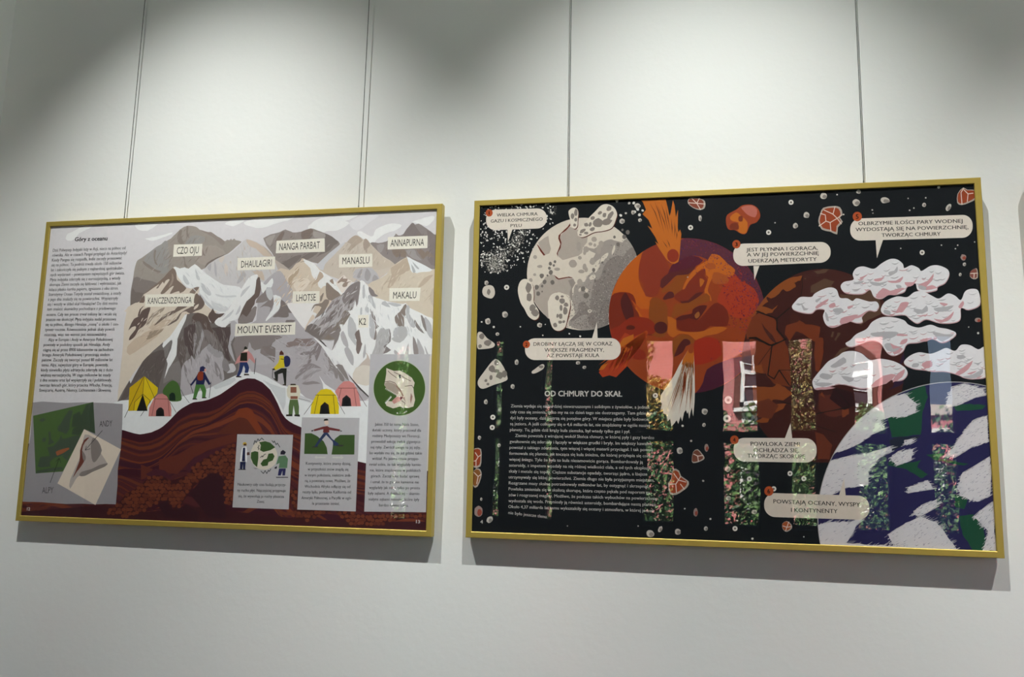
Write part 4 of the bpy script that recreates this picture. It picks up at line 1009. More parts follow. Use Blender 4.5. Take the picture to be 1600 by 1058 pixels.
L.text('12', (20 + 105 * .2079, 600 + 950 * .2079), (20 + 128 * .2079, 600 + 951 * .2079), 4.8, 'dcdad6', .03)
L.part('printed_page_number', 'white page number 13 at lower right')
L.text('13', (440 + 1058 * .1985, 630 + 945 * .1985), (440 + 1088 * .1985, 630 + 946 * .1985), 5.2, 'e6e4e0', .03)
L.flush()
# ================================================================== poster with the planets
L2 = R_ = Art(1, POSTER_R, 1.02)
R_.part('poster_print', 'black printed paper sheet with the whole picture')
R_.local([(LIP - .002, LIP - .002), (WF - LIP + .002, LIP - .002), (WF - LIP + .002, HF - LIP + .002), (LIP - .002, HF - LIP + .002)], '12161a')
R_.flush()
rn = R_.rnd
# ---- star dust
R_.part('printed_star_dust', 'white specks and grey dust cloud at upper left')
def specks(z, poly, n, r0, r1, cols, el=.3):
    P = R_.pts(z, poly); R_.group(P); k = 0
    xs = [p[0] for p in P]; ys = [p[1] for p in P]
    for _ in range(n * 12):
        x, y = rn.uniform(min(xs), max(xs)), rn.uniform(min(ys), max(ys))
        if inside(P, x, y):
            r = rn.uniform(r0, r1)
            R_.disc(x, y, r * (1 + rn.uniform(0, el)), r, rn.choice(cols), rn.uniform(0, 3), 6, .12, False); k += 1
            if k >= n: break
specks('H', '60,600 150,560 300,520 400,400 430,470 380,560 300,640 290,740 200,760 130,750 60,690', 420, .4, 1.2, ('5c5a57', '8a8782', '6d6a66', '474644', 'b5b1aa'))
specks('H', '100,640 180,600 280,580 260,740 130,745', 260, .4, 1.0, ('a39f98', 'c4c0b8', '7f7c77'))
specks('H', '300,500 380,390 470,380 430,500 330,520', 120, .4, .9, ('8a8782', '5c5a57', 'a39f98'))
specks('H', '640,200 720,180 720,260 660,250', 50, .4, 1.0, ('5c5a57', '474644', '7f7c77'))
specks('H', '60,180 700,150 690,330 560,400 540,540 470,640 400,700 300,760 60,760', 330, .5, 1.35, ('e9e6e0', 'dcd9d3', 'f2efe9'), .9)
specks('I', '150,180 400,160 360,330 200,330', 6, 1.6, 2.6, ('cfccc6', 'dedbd5'))

# ---- planets
R_.part('printed_planet', 'pale cratered planet with grey rocks on it')
PC = (911.5, 428.2)
R_.disc(PC[0], PC[1], 88.2, 88.0, 'd9cfc1', n=64)
def p1(z, col, *polys):
    for t in polys:
        o = []
        for p in R_.rough(catmull(R_.pts(z, t), 2), .5, 2):
            h = math.hypot(p[0] - PC[0], p[1] - PC[1]) / 88.0
            o.append(p if h <= 1 else (PC[0] + (p[0] - PC[0]) / h, PC[1] + (p[1] - PC[1]) / h))
        R_.px(o, col)
p1('S6', 'a39a93', '700,600 880,640 980,560 1100,520 1240,560 1330,480 1460,560 1465,690 1380,760 1250,900 1150,1058 1060,1100 960,1200 960,1350 1050,1450 1060,1600 900,1700 600,1640 560,1560 640,1480 600,1300 620,1200 640,1100 760,1060 800,980 900,900 960,760 860,840 820,800 900,700')
p1('S6', '8b827d', '1060,790 1180,720 1250,740 1330,640 1460,600 1465,690 1300,850 1180,1058 1120,1300 1060,1480 1060,1620 940,1690 820,1600 800,1480 700,1500 600,1560 580,1540 680,1430 680,1340 760,1310 820,1400 850,1200 880,1060 960,1010 1000,880')
p1('S6', 'd9cfc1', '980,740 1060,690 1040,760 960,820', '880,870 960,830 920,920 890,940', '820,1000 880,960 900,1010 840,1040', '1110,660 1140,590 1150,640 1110,720', '680,1160 740,1120 810,1160 780,1200 740,1140 700,1190')
def dot_shade(n):
    R_.group([(PC[0] - 88, PC[1] - 88), (PC[0] + 88, PC[1] + 88)])
    k = 0
    while k < n:
        a, q = rn.uniform(0, 6.283), math.sqrt(rn.random())
        x, y = PC[0] + 86 * q * math.cos(a), PC[1] + 86 * q * math.sin(a)
        w = ((x - PC[0]) * .75 + (y - PC[1]) * .65) / 86
        if rn.random() < max(0, w) ** 1.2:
            R_.disc(x, y, rn.uniform(.4, 1.2), rn.uniform(.35, .9), rn.choice(('7b726d', '6c6460', '8d8580', '9b938d', 'b5aca3', '8d8580', '7b726d')), rn.uniform(0, 3), 6, .2, False); k += 1
dot_shade(2200)
R_.p('S6', 'b2a79d', '430,740 412,700 462,600 442,500 485,430 570,360 640,385 680,400 670,470 720,500 800,480 790,560 740,620 730,690 680,730 600,750 520,775 480,783', '168,562 250,500 300,475 310,560 332,640 310,700 240,725')
R_.p('S7', 'b2a79d', '75,470 220,330 260,270 340,230 400,260 440,295 560,270 620,290 640,340 600,420 610,540 590,560 560,500 430,460 340,490 290,580 300,800 200,690 130,590')
R_.p('S7', '9a9089', '550,310 610,290 645,340 600,420 605,560 580,560 570,470 590,400')
R_.p('S6', '6b2c20', '575,315 580,345 520,410 460,450 445,500 465,560 455,630 420,690 420,745 405,700 430,640 452,580 425,510 430,470 500,400 545,360', '150,580 175,600 215,660 260,720 240,728 195,670')
R_.p('S7', '6b2c20', '370,240 430,285 560,262 610,275 600,280 550,275 430,300 400,285', '390,460 470,465 540,510 580,570 588,660 560,790 522,912 508,910 540,800 570,650 560,570 520,520 460,480')
for x, y, rx, ry in ((685, 610, 30, 62), (610, 830, 52, 50), (700, 755, 24, 24), (880, 520, 35, 32), (835, 580, 26, 22), (890, 595, 20, 22), (780, 650, 40, 40), (760, 690, 20, 30), (970, 580, 32, 45), (940, 650, 30, 60), (860, 800, 35, 50), (720, 930, 40, 24), (760, 870, 26, 40), (780, 905, 22, 34), (130, 745, 26, 26), (190, 865, 35, 20), (125, 970, 20, 18), (410, 900, 40, 20), (75, 1040, 24, 26), (700, 1070, 36, 50)):
    R_.disc(820 + x * .12287, 310 + y * .12287, rx * .12287, ry * .12287, 'aba198', n=12, jag=.08)
for x, y, rx in ((325, 830, 22), (383, 805, 17), (368, 852, 15), (312, 888, 18), (330, 940, 27), (215, 985, 28), (250, 1062, 26), (350, 1068, 26), (150, 1130, 28), (170, 1210, 26), (288, 980, 13), (220, 1115, 16), (1140, 492, 17), (1265, 490, 26), (1185, 585, 24), (1240, 400, 15), (875, 910, 22), (985, 815, 14), (1015, 930, 15), (780, 1235, 36), (740, 1150, 30), (1310, 430, 26), (1060, 970, 10), (895, 1048, 14), (220, 1185, 10)):
    R_.disc(820 + x * .12287, 310 + y * .12287, rx * .12287, rx * .14, '77706b', n=10, jag=.1)
def spot_rock(z, outline, spots, label):
    R_.part('printed_rock', label)
    P = catmull(R_.pts(z, outline), 4)
    R_.px([(x + 1.0, y + 1.2) for x, y in P], '5a2a20')
    R_.px(P, 'e0d7c9')
    ox, oy, k = Z[z]
    for x, y, rx, ry, a in spots: R_.disc(ox + x * k, oy + y * k, rx * k, ry * k, '8b827b', a, 10, .14)
spot_rock('S6', '555,180 575,140 620,118 660,130 680,180 672,280 668,350 640,385 605,370 585,300', ((650, 180, 22, 45, 0), (607, 225, 22, 36, 0), (648, 272, 18, 26, 0), (633, 340, 20, 20, 0)), 'small spotted rock on top of the pale planet')
spot_rock('S6', '668,440 690,390 760,320 820,240 900,160 970,90 1050,72 1130,110 1172,190 1160,260 1110,370 1010,412 880,432 780,480 710,492', ((1070, 130, 28, 38, .6), (955, 185, 28, 20, -.5), (1012, 212, 26, 30, .5), (862, 250, 30, 22, -.4), (1085, 220, 28, 75, .55), (930, 310, 62, 60, .4), (1040, 300, 70, 40, -.3), (780, 335, 28, 25, 0), (830, 330, 18, 28, .4), (860, 390, 34, 24, -.4), (735, 412, 45, 22, -.6), (780, 440, 28, 18, 0), (705, 462, 18, 12, 0)), 'large spotted rock on top of the pale planet')
spot_rock('S7', '296,600 330,500 420,462 500,482 565,550 576,640 545,780 512,905 440,952 370,932 330,860 300,720', ((412, 530, 26, 32, 0), (475, 570, 35, 34, 0), (525, 620, 30, 28, 0), (460, 660, 20, 36, 0), (515, 700, 30, 50, 0), (455, 765, 24, 34, 0), (415, 760, 16, 28, 0), (450, 840, 26, 22, 0), (385, 880, 26, 30, 0), (495, 835, 20, 18, 0), (475, 515, 20, 16, 0)), 'spotted rock on the lower left of the pale planet')
spot_rock('K', '380,-30 400,-100 445,-115 490,-75 500,0 500,60 535,120 537,170 505,192 460,165 430,110 400,60', ((460, -50, 22, 40, 0), (465, 20, 20, 34, 0), (490, 100, 24, 26, .4), (510, 140, 28, 26, 0)), 'spotted rock left of the pale planet')

R_.part('printed_planet', 'orange and red molten planet')
P2 = (1073.5, 493.5)
R_.disc(P2[0], P2[1], 122.5, 121.5, '97401c', n=80)
def in2(P): return [p if math.hypot((p[0] - P2[0]) / 122.5, (p[1] - P2[1]) / 121.5) <= 1 else (P2[0] + (p[0] - P2[0]) / math.hypot((p[0] - P2[0]) / 122.5, (p[1] - P2[1]) / 121.5), P2[1] + (p[1] - P2[1]) / math.hypot((p[0] - P2[0]) / 122.5, (p[1] - P2[1]) / 121.5)) for p in P]
def p2(z, col, *polys, smooth=2):
    for t in polys: R_.px(in2(catmull(R_.pts(z, t), smooth)), col)
p2('I', '5f2d3a', '700,440 850,440 1000,500 1120,570 1270,700 1390,900 1280,1000 1150,920 1040,760 900,640 760,600 640,660 620,560')
p2('I', '5a2030', '660,640 760,600 850,640 760,700 640,740 560,800 500,860 480,830 560,760 600,680')
p2('M', '4d1c30', '790,740 850,640 880,540 1000,480 1150,440 1300,500 1250,640 1000,760 850,800 740,780')
p2('I', 'a83a20', '1060,720 1150,800 1250,860 1290,960 1240,1058 1150,1100 1050,1060 960,960 1000,860')
p2('S8', 'bd5d1a', '530,255 480,420 470,620 540,790 600,850 650,850 610,900 600,1058 440,1180 420,1040 440,940 400,820 300,790 160,800 120,840 220,600 330,400')
p2('S8', '8c3622', '540,245 700,170 830,400 860,470 840,560 760,640 740,740 700,830 560,838 530,700 480,600 478,450 500,350')
p2('S8', '7a2a17', '90,1180 100,900 170,800 300,785 400,820 440,940 400,930 420,990 470,1058 480,1200 300,1300 150,1300', '440,1180 600,1210 700,1290 640,1340 470,1300')
p2('S8', '52201e', '245,880 300,790 350,860 380,930 410,1058 380,1180 300,1120 250,980')
p2('S8', 'b24c1a', '380,880 410,940 460,1000 520,1100 560,1200 640,1230 620,1100 600,1000 500,1000')
p2('S8', '8a471a', '620,900 680,850 780,900 830,950 840,1058 830,1300 760,1360 640,1330 610,1200 600,1058')
p2('S8', '8f4a1b', '950,570 1150,540 1060,640 1020,750 940,850 900,780 850,770 770,800 780,740 900,660')
p2('S8', '5d2726', '780,860 850,780 910,790 920,850 850,870 800,885', '760,620 860,540 960,520 1150,470 1200,460 1100,560 960,570 880,640 770,740 750,680')
p2('S8', '82301e', '1290,500 1320,510 1310,580 1350,640 1300,760 1290,800 1180,880 1060,942 930,870 940,810 1040,740 1090,620 1180,560')
p2('S8', '5d2420', '1000,900 1100,890 1200,800 1290,790 1180,880 1060,942')
p2('S8', 'b96522', '1250,610 1310,640 1260,720 1250,680')
p2('S8', 'c0641f', '1400,300 1350,380 1230,450 1100,590 1030,740 1060,740 1110,650 1270,490 1320,500 1330,570 1360,600 1310,760 1330,860 1400,900 1380,820 1350,760 1400,620 1480,560 1580,600 1660,580 1700,500 1600,420 1500,320')
p2('Q2', 'a85426', '450,450 560,470 640,520 620,590 480,600 430,560', '330,360 430,330 480,380 400,420')
p2('Q1', '8f4a1b', '760,30 900,20 1080,-80 1120,0 1000,40 950,80 780,160 720,170 740,100')
p2('Q1', '752718', '770,200 930,130 1000,200 1124,60 1200,20 1300,100 1300,260 1124,260 1060,310 950,320 820,310 770,260')
p2('Q1', '5a201c', '765,190 830,150 930,135 940,90 1010,50 1090,50 1060,110 1000,190 960,195 900,180 820,205')
p2('Q1', '9a5a2a', '960,150 1000,110 1015,150 980,185')
p2('Q1', 'b8601e', '680,160 770,200 770,290 820,315 950,325 1060,310 1160,270 1300,280 1200,340 1080,360 1000,400 960,400 900,350 800,340 740,380 680,330 690,240')
p2('Q1', '8c4a1a', '740,400 830,345 920,370 960,430 900,440 860,420 800,470 750,600 730,500')
p2('Q1', '55201e', '790,470 850,395 910,410 915,450 870,470 840,530 750,580 770,520')
p2('Q1', 'a02c18', '960,420 1060,380 1200,400 1240,560 1100,640 970,660 900,600 950,520')
p2('Q1', '8c2c18', '300,170 480,180 560,260 540,340 430,350 330,420 340,480 440,520 450,600 330,600 300,480 200,420 110,420 95,300 180,260')
p2('Q1', '5a2218', '255,270 300,250 345,270 330,295 265,298')
R_.group([(P2[0] - 122, P2[1] - 121), (P2[0] + 122, P2[1] + 121)])
for k in range(1100):
    a = rn.uniform(-1.9, 1.1); q = 1 - abs(rn.gauss(0, .14))
    if q > .985: q = .985
    R_.disc(P2[0] + 122 * q * math.cos(a), P2[1] + 121 * q * math.sin(a), rn.uniform(.4, 1.0), rn.uniform(.4, .9), rn.choice(('4a2c5c', '3c2450', '7a2f45', '8d3a3a', '5c2a52', '2f2040')) if a < .6 else rn.choice(('4a1e3a', '3c1a3c', '6a2030')), 0, 6, .2, False)
for k in range(260):
    a = rn.uniform(-.75, .25); q = rn.uniform(.55, .92)
    R_.disc(P2[0] + 122 * q * math.cos(a), P2[1] + 121 * q * math.sin(a), rn.uniform(.6, 2.2), rn.uniform(.5, 1.2), rn.choice(('a93622', 'b03a24', '7a2030', '6a2030', '99301f')), rn.uniform(0, 3), 7, .3, False)
def streaks(z, a0, a1, b0, b1, n, cols, w0, w1):
    """brush strokes running from the line a0-a1 to the line b0-b1"""
    ox, oy, k = Z[z]; pts = [(ox + p[0] * k, oy + p[1] * k) for p in (a0, a1, b0, b1)]
    R_.group(pts); A0, A1, B0, B1 = pts
    for _ in range(n):
        t = rn.random(); u = min(1, max(0, t + rn.gauss(0, .06))); s0, s1 = rn.uniform(-.05, .25), rn.uniform(.7, 1.08)
        a = Vector((A0[0] + (A1[0] - A0[0]) * t, A0[1] + (A1[1] - A0[1]) * t)); b = Vector((B0[0] + (B1[0] - B0[0]) * u, B0[1] + (B1[1] - B0[1]) * u))
        p, q = a + (b - a) * s0, a + (b - a) * s1
        d = (q - p).normalized(); m = Vector((-d.y, d.x)) * rn.uniform(w0, w1)
        R_.px([tuple(p + m * .6), tuple((p + q) / 2 + m), tuple(q), tuple((p + q) / 2 - m), tuple(p - m * .6)], rn.choice(cols), 0, False)
R_.part('printed_comet', 'red and orange flame trail at the lower left of the molten planet')
R_.p('Q1', 'a83c1e', '480,310 330,370 240,330 180,420 190,560 60,640 0,700 -30,740 10,790 80,770 150,790 260,680 340,480 440,440')
R_.p('Q1', 'b8641f', '330,345 220,390 190,440 200,560 160,640 150,690 220,640 280,540 330,440', '70,640 0,670 -30,720 20,710')
streaks('Q1', (470, 300), (440, 420), (-20, 650), (200, 720), 46, ('bd5a1e', 'b5421f', 'a8351e', 'b84c20', 'b5421f'), 1.0, 2.4)
streaks('Q1', (330, 480), (200, 480), (250, 690), (20, 770), 36, ('a83222', 'b33e1f', '9a2f1c', 'c05c1e'), .4, 1.4)
R_.disc(940 + 612 * .15125, 470 + 278 * .15125, 10.5, 9.6, '54201e')
R_.part('printed_comet', 'orange comet plunging onto the molten planet')
R_.p('I', 'c06a24', '360,165 375,180 400,240 372,275 420,320 450,390 412,365 470,450 500,512 470,488 505,550 560,630 595,660 625,667 655,650 665,600 672,500 678,430 668,395 655,420 650,380 652,240 635,300 625,205 612,165 595,260 585,290 570,220 555,158')
for t in ('430,185 470,260 520,400', '470,175 500,260 545,430', '520,190 545,270 580,430', '555,210 570,300 590,400', '600,300 604,380 606,440', '625,320 628,400 626,460', '645,400 642,440 640,480', '530,480 555,520 570,545', '565,470 580,510 590,540', '490,200 540,330 560,400'):
    P = R_.pts('I', t); R_.px([(P[0][0] - .4, P[0][1]), (P[1][0] + .9, P[1][1]), P[2], (P[1][0] - .5, P[1][1])], '57301c')
R_.disc(930 + 612 * .19844, 280 + 602 * .19844, 9.2, 10.4, '8f3320'); 
R_.part('printed_comet', 'white comet with an orange tip in front of the molten planet')
R_.p('M', 'dad2c6', '735,380 752,370 775,382 780,480 785,700 782,800 772,910 760,840 750,880 740,930 732,870 725,890 715,860 700,880 685,950 672,910 655,970 640,940 628,960 600,990 590,930 570,950 560,890 540,890 530,850 515,860 525,810 512,790 518,740 560,680 620,590 660,510 700,440')
R_.p('M', 'b8651f', '735,380 752,370 776,382 778,480 760,500 740,490 720,510 700,495 680,505 690,460')
streaks('M', (700, 480), (775, 480), (660, 580), (778, 590), 60, ('b8651f', 'a8571c', 'c98a55'), .3, 1.0)
streaks('M', (680, 520), (776, 520), (540, 880), (770, 880), 40, ('c3b7a8', 'b79c86', 'a8714e', 'e8e2d8'), .3, .9)
streaks('M', (700, 560), (715, 560), (690, 760), (710, 760), 8, ('8f3c1e', '9a4a24'), .5, 1.0)
R_.disc(930 + 753 * .19844, 280 + 190 + 392 * .19844, 4.2, 4.4, '96401c')

R_.part('printed_planet', 'dark brown cracked planet behind the clouds')
P3 = (1286, 571.5)
R_.disc(P3[0], P3[1], 127.5, 151.5, '421d19', n=80)
def in3(P):
    o = []
    for p in P:
        h = math.hypot((p[0] - P3[0]) / 127.5, (p[1] - P3[1]) / 151.5)
        o.append(p if h <= 1 else (P3[0] + (p[0] - P3[0]) / h, P3[1] + (p[1] - P3[1]) / h))
    return o
def p3(z, col, *polys, smooth=1):
    for t in polys: R_.px(in3(R_.rough(catmull(R_.pts(z, t), smooth), .9, 3)), col)
p3('Q3', '47231f', '760,170 1000,80 1300,60 1465,140 1500,300 1300,420 1000,460 760,440')
p3('Q3', '5d4334', '880,290 1040,205 1170,240 1130,290 1180,330 1060,380 860,385', '900,110 1110,80 1060,130 960,150', '1240,400 1400,420 1500,470 1465,560 1250,470', '780,210 830,185 800,220', '1140,880 1170,880 1150,950 1120,940', '1210,890 1250,900 1190,1000 1170,990')
p3('O', '5d4334', '130,260 300,230 330,300 340,400 250,440 200,480 120,420 200,330', '30,700 -20,760 -60,800 60,640 140,620')
p3('Q3', '8c4a20', '300,360 420,290 600,200 760,165 740,230 660,260 680,310 570,370 520,340 440,420 360,460 310,440 290,480', '60,780 130,620 210,470 290,430 330,500 250,560 380,600 450,540 380,640 300,660 200,610 130,720 100,860 30,860')
p3('Q3', '77361c', '30,860 130,690 220,640 400,710 430,760 430,860 480,920 540,1000 420,1040 380,1050 260,1000 150,950 60,980', '560,800 720,730 800,790 880,790 990,820 960,1000 900,1000 760,900 680,880 600,1000 540,920')
p3('Q3', '4a221a', '240,760 320,860 400,960 440,1030 380,1000 300,900', '640,650 760,700 700,760 620,780 590,700')
p3('Q4', '74351c', '80,60 340,150 500,90 540,200 570,430 570,640 400,620 300,520 280,480 100,470 110,300', '860,60 950,60 960,220 900,480 860,440 850,200')
p3('Q4', '8a4620', '110,400 230,370 250,470 120,480', '120,620 200,640 360,640 400,600 500,640 600,720 480,800 360,790 340,860 300,870 250,960 160,980 200,880 130,800', '300,880 420,840 520,840 480,900 340,960 300,1058 150,1058 240,1000')
p3('Q4', '5c2a20', '900,720 1000,740 1100,720 1220,760 1250,880 1200,960 1100,1000 1000,980 900,900')
p3('Q4', '7a3a20', '1060,800 1150,750 1200,820 1140,860', '1180,900 1250,890 1260,960 1180,1000', '940,700 980,770 920,740')
p3('R', '6a3220', '100,130 180,100 250,150 200,240 110,230', '500,330 560,350 620,420 600,520 520,520')
p3('R', '2f1518', '640,20 760,60 780,150 700,180 600,100')
p3('Q4', '34161a', '560,620 860,600 900,700 880,900 620,860')
p3('O', '2f1a35', '280,480 350,430 500,520 560,620 480,690 420,900 360,930 520,880 420,760 540,700 560,600 480,560', '490,640 600,610 700,600 640,660 520,700')
for t, w in (('180,620 250,650 440,715 600,580', 1.8), ('440,715 440,850 550,980 380,1058', 1.8), ('760,180 765,320 740,440', .9), ('90,970 150,955 330,1050 380,1058', 1.8), ('340,1058 560,980', 1.4)): R_.line('Q3', t, w, '1a1412')
for t, w in (('80,60 160,55 350,155 520,70', 1.8), ('350,155 300,500 375,545 435,440 555,620', 1.8), ('340,170 190,375', .8), ('435,440 700,440', .8), ('560,640 800,690', .8), ('440,810 600,850', 1.2), ('890,950 1230,890 1270,860 1080,640', 1.2), ('100,480 170,470 260,500', .9)): R_.line('Q4', t, w, '1a1412')
for t, w in (('340,330 430,260 480,280 640,330', 1.0), ('500,210 720,160', 1.0)): R_.line('R', t, w, '201512')

R_.part('printed_planet', 'blue, green and white Earth at lower right')
E3 = (1490, 809)
RE = 211.5
R_.disc(E3[0], E3[1], RE + 1.2, RE + 1.2, 'b5b2b0', n=120); R_.disc(E3[0], E3[1], RE, RE, '292653', n=120)
def inE(P): return [p if math.hypot(p[0] - E3[0], p[1] - E3[1]) <= RE else (E3[0] + (p[0] - E3[0]) / math.hypot(p[0] - E3[0], p[1] - E3[1]) * RE, E3[1] + (p[1] - E3[1]) / math.hypot(p[0] - E3[0], p[1] - E3[1]) * RE) for p in P]
def pE(col, *polys):
    for t in polys: R_.px(inE(R_.rough(R_.pts('S', t), .8, 4)), col)
pE('1e4f38', '430,140 580,75 600,140 570,220 560,350 400,365 380,270 360,230 480,220 530,180', '390,480 480,510 560,490 540,530 600,570 560,590 480,540 380,520', '770,800 850,790 900,830 930,1000 850,990 790,900', '750,680 830,670 800,760 750,750', '740,190 830,180 920,190 900,210 760,220', '590,460 700,450 660,480 820,510 800,520 640,490')
pE('232a3a', '385,380 440,360 560,360 480,400 400,440')
def brush(poly, dx, dy, n, w0=.4, w1=1.1, col='d9d6d9', cut='292653'):
    """a dry brush stroke: body plus loose bristle marks along its ends"""
    P = R_.pts('S', poly); R_.px(inE(R_.rough(P, 1.2, 5)), col)
    xs = [p[0] for p in P]; ys = [p[1] for p in P]; R_.group(inE([(min(xs) - 20, min(ys) - 20), (max(xs) + 20, max(ys) + 20)]))
    m = math.hypot(dx, dy); d = Vector((dx / m, dy / m)); nn = Vector((-d.y, d.x))
    for _ in range(n):
        i = rn.randrange(len(P)); a, b = Vector(P[i - 1]), Vector(P[i]); p = a + (b - a) * rn.random()
        l = rn.uniform(3, 13); w = nn * rn.uniform(w0, w1) * .5; s0 = rn.uniform(-.6, -.1)
        q0, q1 = p + d * l * s0, p + d * l * (s0 + 1)
        R_.px(inE([tuple(q0 + w), tuple(q1 + w * .3), tuple(q1 - w * .3), tuple(q0 - w)]), rn.choice((col, col, col, 'c4c1c6')), 0, False)
    for _ in range(n):
        p = Vector((rn.uniform(min(xs), max(xs)), rn.uniform(min(ys), max(ys))))
        if inside(P, p.x, p.y):
            l = rn.uniform(1.5, 7); w = nn * rn.uniform(.15, .45)
            R_.px(inE([tuple(p + w), tuple(p + d * l), tuple(p - w)]), rn.choice((cut, '6d6b88', '8b899c', 'b9b6bf')), 0, False)
brush('190,300 300,190 400,140 470,125 540,180 530,230 470,252 400,250 340,270 360,320 290,350 220,400 130,440 55,450 100,360', 2, -1, 160)
brush('35,500 150,470 280,450 390,415 400,440 330,480 270,550 270,630 150,640 60,685 -10,720 5,620', 3, -1, 190)
brush('-10,850 60,830 180,830 260,790 200,860 150,945 320,960 420,960 640,985 100,985 -10,985', 2, -1.3, 160)
brush('390,480 440,440 520,430 510,490 430,520', 2, -1, 60)
brush('730,85 800,68 900,95 925,130 860,145 760,190 700,190', 3, -1, 130)
brush('690,470 740,420 800,330 850,270 925,250 935,390 830,425 760,470', 2, -1.1, 150)
brush('790,560 860,520 940,470 950,560 940,690 870,720 780,690 760,640', 2, -1.2, 140)
brush('490,640 600,600 630,650 490,672', 3, -.5, 50)
brush('510,790 560,740 650,705 650,750 560,800', 2, -1, 70)
brush('380,900 460,850 560,800 640,830 680,870 760,985 640,990 520,985 400,950', 2, -1.1, 150)
brush('850,800 900,760 960,720 975,990 900,990 930,880', 1.6, -1.6, 110, cut='1e4f38')
brush('470,380 530,375 510,400 470,405', 2, -1, 20)

# ---- clouds
def cloud(z, outline, pinks, greys, label):
    R_.part('printed_cloud', label)
    P = R_.pts(z, outline) if isinstance(outline, str) else outline
    C = catmull(P, 4)
    R_.px(C, 'c9a4a9')
    R_.px([(x - .5, y - 1.5) for x, y in C], 'e6e4e7')
    ox, oy, k = Z[z]
    def fold(x, y, w, t, up, col):   # a crescent-shaped fold of the cloud
        pts = [(x - w + 2 * w * i / 8, y + up * (1 - (i / 4 - 1) ** 2) - .25 * w * (i / 8)) for i in range(9)]
        pts += [(x - w + 2 * w * i / 8, y + (up - t) * (1 - (i / 4 - 1) ** 2) - .25 * w * (i / 8)) for i in range(7, 0, -1)]
        if all(inside(C, *p) for p in pts[::2]): R_.px(pts, col)
    xs = [p[0] for p in C]; ys = [p[1] for p in C]
    for i in range(int((max(xs) - min(xs)) / 1.9)):
        x, y = rn.uniform(min(xs), max(xs)), rn.uniform(min(ys), max(ys)); w = rn.uniform(3, 8.5)
        low = not inside(C, x, y + 11)
        fold(x, y, w, rn.uniform(1.2, 2.6), rn.uniform(2.4, 4.2), rn.choice(('c08a90', 'cf9ea3', 'b9b4b8')) if low else rn.choice(('b4b2b6', 'c1bfc3', 'c9a9ad', 'bdbbbf')))
        fold(x, y - 1.3, w * .8, 1.0, 2.2, 'f0eff1')
    for t in pinks: R_.px(R_.pts(z, t), 'cf9ea3', 2)
    for t in greys: R_.px(R_.pts(z, t), 'b7b5b9', 2)
cloud('O', '62,220 85,185 150,170 145,130 170,90 220,78 290,95 340,60 400,28 450,30 490,60 500,90 550,70 600,90 620,110 680,75 740,72 800,100 808,140 780,190 730,215 720,240 640,255 590,235 575,190 520,215 500,250 440,270 390,270 340,298 290,285 262,235 210,265 100,260',
      ('190,150 215,140 250,125 205,160', '290,160 340,150 360,140 340,170 300,175', '380,170 440,170 490,140 470,180 410,185', '350,220 400,240 450,225 500,220 440,265 390,268 340,290 300,280', '500,180 560,180 590,150 560,200 520,210', '600,195 660,170 700,120 690,170 650,210 690,200 720,220 650,235 600,215'),
      ('150,185 220,170 200,190 160,195', '390,110 430,100 450,70 450,110 400,135', '260,175 330,185 390,170 330,205 280,200', '440,200 470,200 480,215 455,225', '600,200 650,215 640,235 600,225'), 'longest white cloud, at the top of the group')
cloud('N', '375,385 400,350 440,315 520,315 545,290 600,260 660,243 710,260 735,320 790,325 830,345 860,325 920,340 960,350 1010,350 1028,385 1000,420 950,415 900,460 905,500 860,508 790,490 740,520 680,540 630,520 608,460 620,410 560,405 520,435 450,430 390,410',
      ('550,380 590,350 650,320 620,360 560,395', '650,370 690,350 700,380 660,390', '740,470 800,450 870,440 830,485 740,515', '840,460 890,440 940,410 900,455 850,470', '790,380 840,370 800,400'), ('440,350 470,390 500,395 460,410', '550,330 600,310 560,350', '620,420 640,440 650,490 630,480', '680,400 740,390 760,420 700,430'), 'white cloud at the left of the group')
cloud('O', '340,370 370,320 450,285 520,290 570,255 630,250 690,280 740,300 800,265 850,280 890,310 920,250 970,232 1012,250 1020,340 940,375 890,360 885,440 830,465 740,465 650,440 590,468 540,440 500,410 400,415 350,400',
      ('460,350 480,320 530,320 500,370 440,395', '700,430 760,440 820,400 840,380 820,430 750,460', '870,350 900,310 910,330 890,360', '740,320 800,330 770,345'), ('360,370 400,380 400,405 360,395', '560,360 620,370 650,340 660,380 590,400', '700,360 780,350 840,340 800,375 730,385'), 'broad white cloud reaching the right frame edge')
cloud('O', '95,610 130,585 170,545 240,510 280,460 350,428 430,430 500,450 530,480 600,500 680,480 740,500 800,510 858,540 800,590 750,600 690,575 600,600 520,610 490,660 430,690 380,670 330,600 250,590 140,630',
      ('440,535 510,540 520,550 450,550', '480,580 520,570 510,600 470,610', '600,580 690,560 650,590', '390,600 430,615 490,640 430,680'), ('270,530 400,520 460,530 400,570 330,560 280,550', '360,610 400,600 420,640 470,630 430,660 380,650', '690,520 780,540 840,540 760,590 720,560'), 'white domed cloud in the middle of the group')
cloud('N', [(1270, 597.6), (1276.5, 587), (1285, 577), (1295, 566), (1310, 558), (1318, 552), (1332.6, 549.8), (1347, 554), (1360, 564), (1376, 562), (1397, 566), (1413, 574.7), (1418.5, 583.8), (1413, 593), (1402, 596), (1388.5, 594), (1377, 602), (1350, 608), (1330, 604), (1311, 601), (1290, 607), (1274, 609)],
      ('960,980 1060,900 1154,890 1080,960', '1150,900 1220,850 1200,910 1130,950', '540,1000 600,985 700,990 620,1005'), ('600,880 680,900 640,930 580,910', '700,800 760,760 780,800 700,840 660,830', '740,900 840,920 800,950', '540,960 600,950 680,960 600,985'), 'white cloud just left of the Earth')
